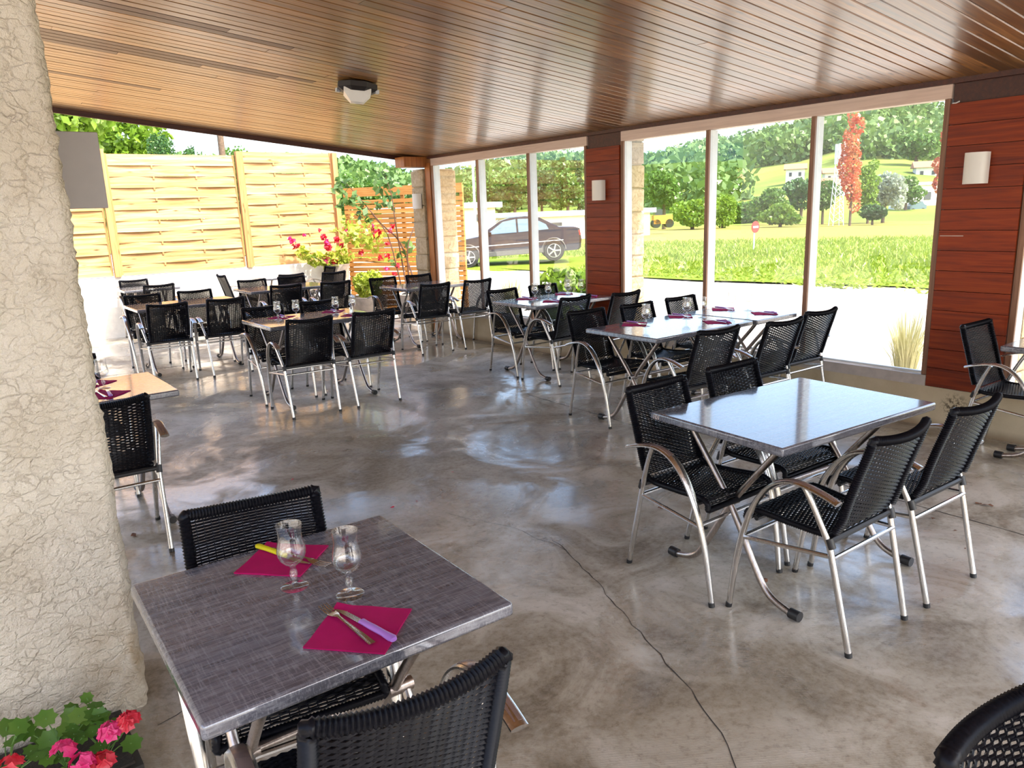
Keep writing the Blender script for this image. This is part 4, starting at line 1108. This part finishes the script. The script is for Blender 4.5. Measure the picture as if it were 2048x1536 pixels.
# hills (polar terrain around the terrace)
ridge_px = [(-900, 330), (0, 330), (400, 330), (690, 335), (760, 352), (830, 372), (905, 360), (950, 348), (1000, 332), (1060, 316), (1110, 322), (1170, 318), (1290, 330), (1340, 318), (1400, 300), (1500, 282), (1600, 255), (1640, 238), (1700, 212), (1760, 206), (1820, 212), (1880, 228), (2040, 262), (2600, 280)]
az_t, el_t = [], []
for (x, y) in ridge_px:
    d = ray(x, y); az_t.append(math.atan2(d.x, d.y)); el_t.append(d.z / math.hypot(d.x, d.y))
def ridge(az): return float(np.interp(az, az_t, el_t))
def hill_z(az, r):
    t = min(1.15, max(0, (r - 72) / 350)); zr = ridge(az) * 422 + H
    return -.6 + (zr - 5 + .6) * (t ** 1.25 if t < 1 else 1 - (t - 1) * .8) + 2.2 * noise.noise(Vector((math.sin(az) * r * .012, math.cos(az) * r * .012, 3))) * min(1, t * 3)
hm = MB(); NA, NR = 150, 40
for i in range(NA + 1):
    az = -1.3 + 3.3 * i / NA
    for j in range(NR + 1):
        r = 70 + 405 * j / NR; hm.v.append((r * math.sin(az), r * math.cos(az), hill_z(az, r)))
for i in range(NA):
    for j in range(NR): a = i * (NR + 1) + j; hm.f.append((a, a + 1, a + NR + 2, a + NR + 1))
struct('hill', hm, 'hill_grass', 'green hillside with pale meadows and woods')
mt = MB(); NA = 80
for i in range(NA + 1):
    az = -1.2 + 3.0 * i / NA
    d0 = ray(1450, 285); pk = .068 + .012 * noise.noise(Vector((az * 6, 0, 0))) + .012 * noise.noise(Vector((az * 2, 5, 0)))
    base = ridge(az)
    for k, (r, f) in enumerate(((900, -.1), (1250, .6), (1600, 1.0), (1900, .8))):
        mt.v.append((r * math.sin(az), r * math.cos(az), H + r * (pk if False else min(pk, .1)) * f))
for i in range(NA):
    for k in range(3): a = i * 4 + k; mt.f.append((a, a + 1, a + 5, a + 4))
struct('mountain', mt, 'mountain_haze_blue', 'wooded mountains on the skyline, blue haze painted into their colour')
# forest on the hill: low leaf-clump crowns, uncountable
def forest(nt):
    C_, S_ = [], []; tries = 0
    while len(C_) < nt and tries < nt * 14:
        tries += 1
        az = random.uniform(-.25, 1.25); r = 105 + 360 * random.random() ** .8; x, y = r * math.sin(az), r * math.cos(az)
        dn = noise.noise(Vector((x * .014, y * .014, 1.7))) + .5 * noise.noise(Vector((x * .05, y * .05, 4)))
        if dn < .0 and r < 385: continue
        if any((x - hx) ** 2 + (y - hy) ** 2 < 14 ** 2 for hx, hy in clear_spots): continue
        s_ = random.uniform(2.2, 4.4) * (.7 + r / 700); C_.append((x, y, hill_z(az, r) + s_ * .8)); S_.append(s_)
    C_ = np.array(C_); S_ = np.array(S_); k = 72; n_ = len(C_)
    d = rng.normal(size=(n_, k, 3)); d /= np.linalg.norm(d, axis=2, keepdims=True); d[..., 2] *= 1.35
    P_ = (C_[:, None] + d * S_[:, None, None] * rng.uniform(.6, 1.0, (n_, k, 1))).reshape(-1, 3)
    sz = np.repeat(S_, k) * .30
    V, F = leaves(len(P_), P_, 1.0); c4 = np.repeat(P_, 4, 0); V = c4 + (V - c4) * np.repeat(sz, 4)[:, None]
    return V, F
clear_spots = [at_r(px, 400, d).xy[:] for px, d in ((1585, 150), (1668, 130), (1665, 115), (1848, 150), (1455, 140), (1838, 118), (1830, 170))]
V, F = forest(4200)
fo = obj('forest', np_mesh('forest', V, F, 'leaf_forest')); tag(fo, 'dense green woodland covering the distant hillside', 'forest', None, 'stuff')

# nearer trees at the far side of the meadow
G = 'trees along the far side of the meadow'
tl = [(1328, 335, 452, 95, 70, 'round', 'leaf_mid', 'tall olive-green tree beside the orange machine'),
      (1385, 388, 452, 90, 66, 'bush', 'leaf_bright', 'round bright green tree beside the tall olive-green tree'),
      (1445, 380, 455, 60, 68, 'bush', 'leaf_bright', 'yellow-green bush right of the first window mullion'),
      (1490, 395, 450, 80, 80, 'bush', 'leaf_mid', 'low green bush behind the red round sign'),
      (1540, 370, 448, 70, 74, 'round', 'leaf_mid', 'rounded green tree below the red-roofed house'),
      (1600, 355, 446, 76, 84, 'round', 'leaf_dark', 'dark green tree below and beside the red-roofed house'),
      (1560, 405, 449, 80, 66, 'bush', 'leaf_bright', 'light green bush in front of the dark tree'),
      (1645, 350, 448, 60, 72, 'round', 'leaf_mid', 'green tree beside the lattice mast'),
      (1700, 212, 443, 55, 64, 'tall', 'reflection_red', 'tall narrow red and orange foliage standing in for a window reflection'),  # made-up tree shape standing in for a reflection in the glass
      (1880, 215, 440, 40, 64, 'tall', 'reflection_red', 'narrow red foliage by the red panel standing in for a window reflection'),  # second made-up tree shape for the same red reflection
      (1735, 320, 442, 55, 70, 'tall', 'leaf_bright', 'slender light green tree next to the silver tree'),
      (1765, 335, 442, 75, 72, 'round', 'leaf_silver', 'silvery-grey leaved tree beside the light green one'),
      (1745, 400, 440, 50, 66, 'bush', 'leaf_dark', 'dark bush at the foot of the silvery tree'),
      (1810, 350, 425, 60, 90, 'round', 'leaf_mid', 'green tree in front of the grey barn'),
      (1858, 372, 410, 45, 128, 'bush', 'leaf_bright', 'low bright hedge tree below the far house'),
      (1830, 262, 335, 85, 170, 'round', 'leaf_mid', 'big lone tree on the upper hillside meadow'),
      (1135, 330, 445, 80, 75, 'round', 'leaf_mid', 'leafy tree behind the white-roofed shed'),
      (1085, 335, 445, 70, 78, 'round', 'leaf_dark', 'dark leafy tree behind the parked car roof'),
      (1030, 342, 445, 80, 74, 'round', 'leaf_mid', 'broad green tree behind the parked car'),
      (985, 350, 445, 70, 76, 'round', 'leaf_mid', 'green tree behind the car bonnet'),
      (1066, 308, 440, 26, 80, 'tall', 'leaf_dark', 'narrow dark cypress-like tree behind the car'),
      (935, 360, 445, 55, 72, 'round', 'leaf_mid', 'green tree beside the stone column, behind the screen'),
      (1160, 318, 440, 26, 85, 'tall', 'leaf_dark', 'narrow dark tree close to the orange-brown pier')]
for k, (x, yt, yb, w, d, kind, mat, lab) in enumerate(tl): tree(x, yt, yb, w, d, kind, mat, lab, G, 2400, 100 + k)
G2 = 'trees behind the woven fence'
for k, (x, yt, yb, w, d, kind, mat, lab) in enumerate([(120, 120, 480, 300, 24, 'round', 'leaf_bright', 'large bright green tree above the grey sign'), (275, 205, 480, 240, 33, 'round', 'leaf_bright', 'large yellow-green tree above the fence post'), (345, 248, 480, 80, 30, 'round', 'leaf_dark', 'dark green tree at the end of the tree group'),
    (405, 282, 480, 60, 60, 'round', 'leaf_dark', 'distant dark tree beside the utility pole'), (490, 286, 470, 70, 80, 'round', 'leaf_mid', 'distant low tree right of the utility pole'),
    (700, 330, 470, 70, 60, 'round', 'leaf_mid', 'green tree beyond the fence corner'), (745, 350, 470, 80, 62, 'round', 'leaf_mid', 'green tree behind the top of the climbing rose'), (800, 362, 470, 60, 70, 'round', 'leaf_dark', 'low tree above the slat screen')]):
    tree(x, yt, yb, w, d, kind, mat, lab, G2, 7000 if k < 3 else 2000, 200 + k)
# utility poles
for k, (px, yt, r_, d, lab, mat) in enumerate(((432, 200, .13, 30, 'wooden utility pole behind the woven fence', 'trunk'), (386, 262, .05, 34, 'thin pale mast behind the woven fence', 'steel_pale'), (945, 318, .06, 30, 'slim pale lamp post beyond the car bonnet', 'steel_pale'))):
    tp = at_r(px, yt, d); o = MB().tube([(0, 0, 0), (0, 0, tp.z + .1)], [r_, r_ * .8], 10).build('utility_pole' if k == 0 else 'lamp_post', mat, None, (tp.x, tp.y, -.1)); tag(o, lab, 'pole')

# ---- parked saloon car
fwp = Vector((13.945, 20.374, .0)); rwp = Vector((16.096, 18.786, .0)); dv = rwp - fwp; dv.z = 0
crz = math.atan2(dv.y, dv.x); cc = (fwp + rwp) / 2
car = thing('saloon_car', 'dark saloon car parked beyond the gravel yard', 'car', (cc.x, cc.y, .02), crz)
car.rotation_euler = (0, -math.radians(2.6), crz)
WB = dv.length / 2
side = [(-2.15, .28), (-2.22, .42), (-2.20, .62), (-2.05, .72), (-1.45, .86), (-.95, .92), (-.25, 1.34), (.05, 1.41), (.55, 1.42), (.95, 1.36), (1.55, 1.02), (2.05, .98), (2.18, .93), (2.22, .60), (2.18, .34), (2.1, .28)]
arch = []
def body():
    # lower body and greenhouse as one lofted shell, tumblehome above the belt line
    m = MB(); pts = side; n = len(pts); Wd = .88
    rows = []
    for yk, sc in ((-1, 1.0), (-.96, 1.0), (.96, 1.0), (1, 1.0)):
        for (x, z_) in pts:
            inset = .0 if z_ < .95 else (z_ - .95) / .47 * .22
            y = yk * (Wd - inset)
            sh = .97 if abs(yk) == 1 else 1.0
            m.v.append((x * sh, y, .28 + (z_ - .28) * (.985 if abs(yk) == 1 else 1.0)))
    for r_ in range(3):
        for i in range(n):
            j = (i + 1) % n; m.f.append((r_ * n + i, r_ * n + j, (r_ + 1) * n + j, (r_ + 1) * n + i))
    m.f.append(tuple(range(n))); m.f.append(tuple(reversed(range(3 * n, 4 * n)))); return m
body().build('body', 'car_paint', car, smooth=35)
for s in (-1, 1):
    y = s * .80
    def win(poly, nm='side_window'):
        m = MB(); V = []
        for (x, z_) in poly: ins = (z_ - .95) / .47 * .22; V.append((x, s * (.885 - max(0, ins)), z_))
        V += [(x, yy - s * .03, z_) for x, yy, z_ in V]; k = len(poly)
        m.add(V, [tuple(range(k)), tuple(reversed(range(k, 2 * k)))] + [(i, (i + 1) % k, (i + 1) % k + k, i + k) for i in range(k)]); m.build(nm, 'car_glass', car, smooth=0)
    win([(-.72, .96), (-.18, 1.31), (.22, 1.36), (.22, .96)]); win([(.28, .96), (.28, 1.36), (.80, 1.33), (1.15, 1.13), (1.22, .98)])
    MB().box((0, s * .884, .36), (2.0, .03, .14)).build('sill', 'car_trim', car, smooth=0)
    MB().box((.05, s * .886, .62), (3.2, .016, .025)).build('trim_strip', 'steel_pale', car, smooth=0)
    MB().box((-.62, s * .95, .98), (.12, .16, .10)).build('mirror', 'car_paint', car, smooth=0)
    for x in (-WB, WB):
        w = MB(); w.lathe([(.20, -.10), (.30, -.10), (.325, -.07), (.325, .07), (.30, .10), (.20, .10)], 24, capb=True, capt=True)
        wo_ = w.build('wheel', 'tyre', car, (x, s * .80, .315)); wo_.rotation_euler = (math.pi / 2, 0, 0)
        h = MB()
        for k in range(5):
            a = 2 * math.pi * k / 5; h.box((.10 * math.cos(a), .10 * math.sin(a), 0), (.20, .045, .02), Matrix.Rotation(a, 3, 'Z'))
        h.lathe([(.195, -.008), (.215, -.008), (.215, .012), (.195, .012)], 24, capb=False)
        h.lathe([(.0, -.015), (.045, -.015), (.045, .015), (.0, .018)], 12)
        h.build('rim', 'rim_silver', wo_, (0, 0, -s * .105), smooth=0)
        ar = MB(); ar.tube([(x + .37 * math.cos(a), s * .875, .33 + .37 * math.sin(a)) for a in [math.pi * k / 10 for k in range(11)]], .022, 6).build('wheel_arch', 'car_trim', car)
    MB().box((2.13, s * .70, .80), (.12, .34, .14)).build('tail_light', 'tail_red', car, smooth=0)
    MB().box((-2.08, s * .62, .62), (.14, .36, .10)).build('head_light', 'sign_white', car, smooth=0)
ws = MB(); ws.add([(-.92, -.70, .955), (-.92, .70, .955), (-.27, .60, 1.36), (-.27, -.60, 1.36), (-.96, -.70, .945), (-.96, .70, .945), (-.31, .60, 1.355), (-.31, -.60, 1.355)], [(0, 1, 2, 3), (7, 6, 5, 4), (0, 4, 5, 1), (1, 5, 6, 2), (2, 6, 7, 3), (3, 7, 4, 0)]); ws.build('windscreen', 'car_glass', car, (-.02, 0, .012), smooth=0)
vg = MB(); vg.lathe([(4.6, -.05), (3.6, .0), (2.6, .04), (.0, .05)], 26, capb=False); vo_ = vg.build('grass_verge', 'meadow_grass', None, (16.5, 19.6, -.06)); tag(vo_, None, None, None, 'structure')

# ---- far buildings, mast, sign
def house(px, py, dist, w, h, label, roof='roof_red', rz=0, flat=False, nm='house', dep=None, nwin=2):
    b = at_r(px, py, dist); t = thing(nm, label, 'building', (b.x, b.y, b.z), rz)
    d = dep or w * .75; MB().box((0, 0, h / 2 - 1.5), (w, d, h + 3)).build('wall', 'house_wall', t, smooth=0)
    if flat: MB().box((0, 0, h + .15), (w + .6, d + .6, .3)).build('roof', roof, t, smooth=0)
    else: MB().prism([(-w / 2 - .4, h), (w / 2 + .4, h), (0, h + w * .24)], -d / 2 - .4, d / 2 + .4, 'Y').build('roof', roof, t, smooth=0)
    for k in range(nwin):
        x = (k - (nwin - 1) / 2) * w / nwin
        wi = MB().box((x, -d / 2 - .04, h * .55), (w * .12, .08, h * .32)).build('window', 'window_dark', t, smooth=0)
        wj = MB().box((-w / 2 - .04, (k - (nwin - 1) / 2) * d / nwin, h * .55), (.08, d * .14, h * .32)).build('window', 'window_dark', t, smooth=0)
    return t
face = math.radians(-37)
house(1590, 362, 150, 4.2, 2.0, 'white house with red roof on the hillside below the woods', rz=face + 1.2)
house(1664, 368, 130, 3.4, 1.6, 'white house partly hidden by the lattice mast', rz=face + 1.3)
house(1665, 405, 115, 5.5, 2.0, 'low white house near the foot of the lattice mast', rz=face + .9)
house(1850, 360, 150, 4.6, 2.0, 'house with pale red roof on the right hillside', rz=face + 1.2)
house(1455, 378, 140, 4.5, 1.8, 'small red-roofed house among hillside trees', rz=face + 1.0)
house(1838, 418, 100, 7.5, 2.6, 'grey flat-roofed barn behind the parked far cars', 'roof_white', rz=face + .3, flat=True, nm='barn')
house(1140, 470, 52, 10, 1.3, 'long shed with a white flat roof behind the parked car', 'roof_white', rz=face + .6, flat=True, nm='shed', dep=5, nwin=3)
house(880, 462, 44, 5, 1.2, 'low shed with white flat roof beside the slat screen', 'roof_white', rz=face + .8, flat=True, nm='shed', dep=4)
mp = at_r(1672, 445, 66); mtop = at_r(1672, 292, 66).z; mh = mtop - mp.z
mast = thing('lattice_mast', 'white steel lattice telecom mast standing before the trees', 'mast', mp, face)
for sx in (-1, 1):
    for sy in (-1, 1): MB().tube([(sx * .42, sy * .42, -.5), (sx * .17, sy * .17, mh)], .035, 5).build('leg', 'steel_pale', mast)
for k in range(12):
    f = k / 12; g_ = (k + 1) / 12; a = .42 - .25 * f; b = .42 - .25 * g_; m = MB()
    for (p, q) in (((-a, -a), (b, -b)), ((a, -a), (-b, -b)), ((-a, -a), (-b, b)), ((a, -a), (b, b)), ((-b, -b), (b, -b)), ((-b, -b), (-b, b))): m.tube([(p[0], p[1], mh * f), (q[0], q[1], mh * g_)], .018, 4)
    m.build('bracing', 'steel_pale', mast)
for k in range(3):
    a = 2.1 * k; MB().box((.34 * math.cos(a), .34 * math.sin(a), mh - .6), (.16, .16, 1.5)).build('antenna', 'sign_white', mast, smooth=0)
sp = at_r(1507, 506, 28.5); sh = at_r(1508, 454, 28.5)
sgn = thing('road_sign', 'round red no-entry sign on a thin post in the meadow', 'sign', (sp.x, sp.y, -.1), 0)
MB().tube([(0, 0, 0), (0, 0, sh.z + .1)], .03, 8).build('post', 'steel_pale', sgn)
nrm = Matrix.Rotation(math.radians(50), 3, 'Z') @ Vector((-sp.x, -sp.y, 0)).normalized(); qt = nrm.to_track_quat('Z', 'Y')
dk = MB().lathe([(.0, -.01), (.20, -.01), (.20, .01), (.0, .012)], 28); do = dk.build('disc', 'sign_red', sgn, (nrm.x * .045, nrm.y * .045, sh.z + .1)); do.rotation_mode = 'QUATERNION'; do.rotation_quaternion = qt
MB().box((0, 0, .014), (.26, .065, .008)).build('bar', 'sign_white', do, smooth=0)
om = at_r(1324, 455, 55); ma = thing('orange_machine', 'small orange farm machine at the meadow edge', 'machine', (om.x, om.y, om.z), face)
MB().box((0, 0, .55), (1.3, .8, .6)).build('body', 'machine_orange', ma, smooth=0); MB().box((-.3, 0, 1.0), (.5, .7, .5)).build('cab', 'window_dark', ma, smooth=0)
for sx in (-.45, .45):
    w = MB().lathe([(.0, -.4), (.3, -.4), (.3, .4), (.0, .4)], 14).build('wheel', 'tyre', ma, (sx, 0, .28)); w.rotation_euler = (math.pi / 2, 0, 0)
for k, (px, lab, mat) in enumerate(((1798, 'small white car parked in front of the barn', 'sign_white'), (1830, 'small blue car parked in front of the barn', 'car_glass'))):
    p = at_r(px, 424, 92); t = thing('parked_car', lab, 'car', (p.x, p.y, p.z), face + .2)
    MB().prism([(-1.0, .25), (-1.0, .65), (-.6, .72), (-.35, 1.1), (.45, 1.1), (.75, .75), (1.0, .7), (1.0, .25)], -.42, .42, 'Y').build('body', mat, t, smooth=0)
    for sx in (-.6, .6):
        w = MB().lathe([(.0, -.45), (.2, -.45), (.2, .45), (.0, .45)], 12).build('wheel', 'tyre', t, (sx, 0, .2)); w.rotation_euler = (math.pi / 2, 0, 0)
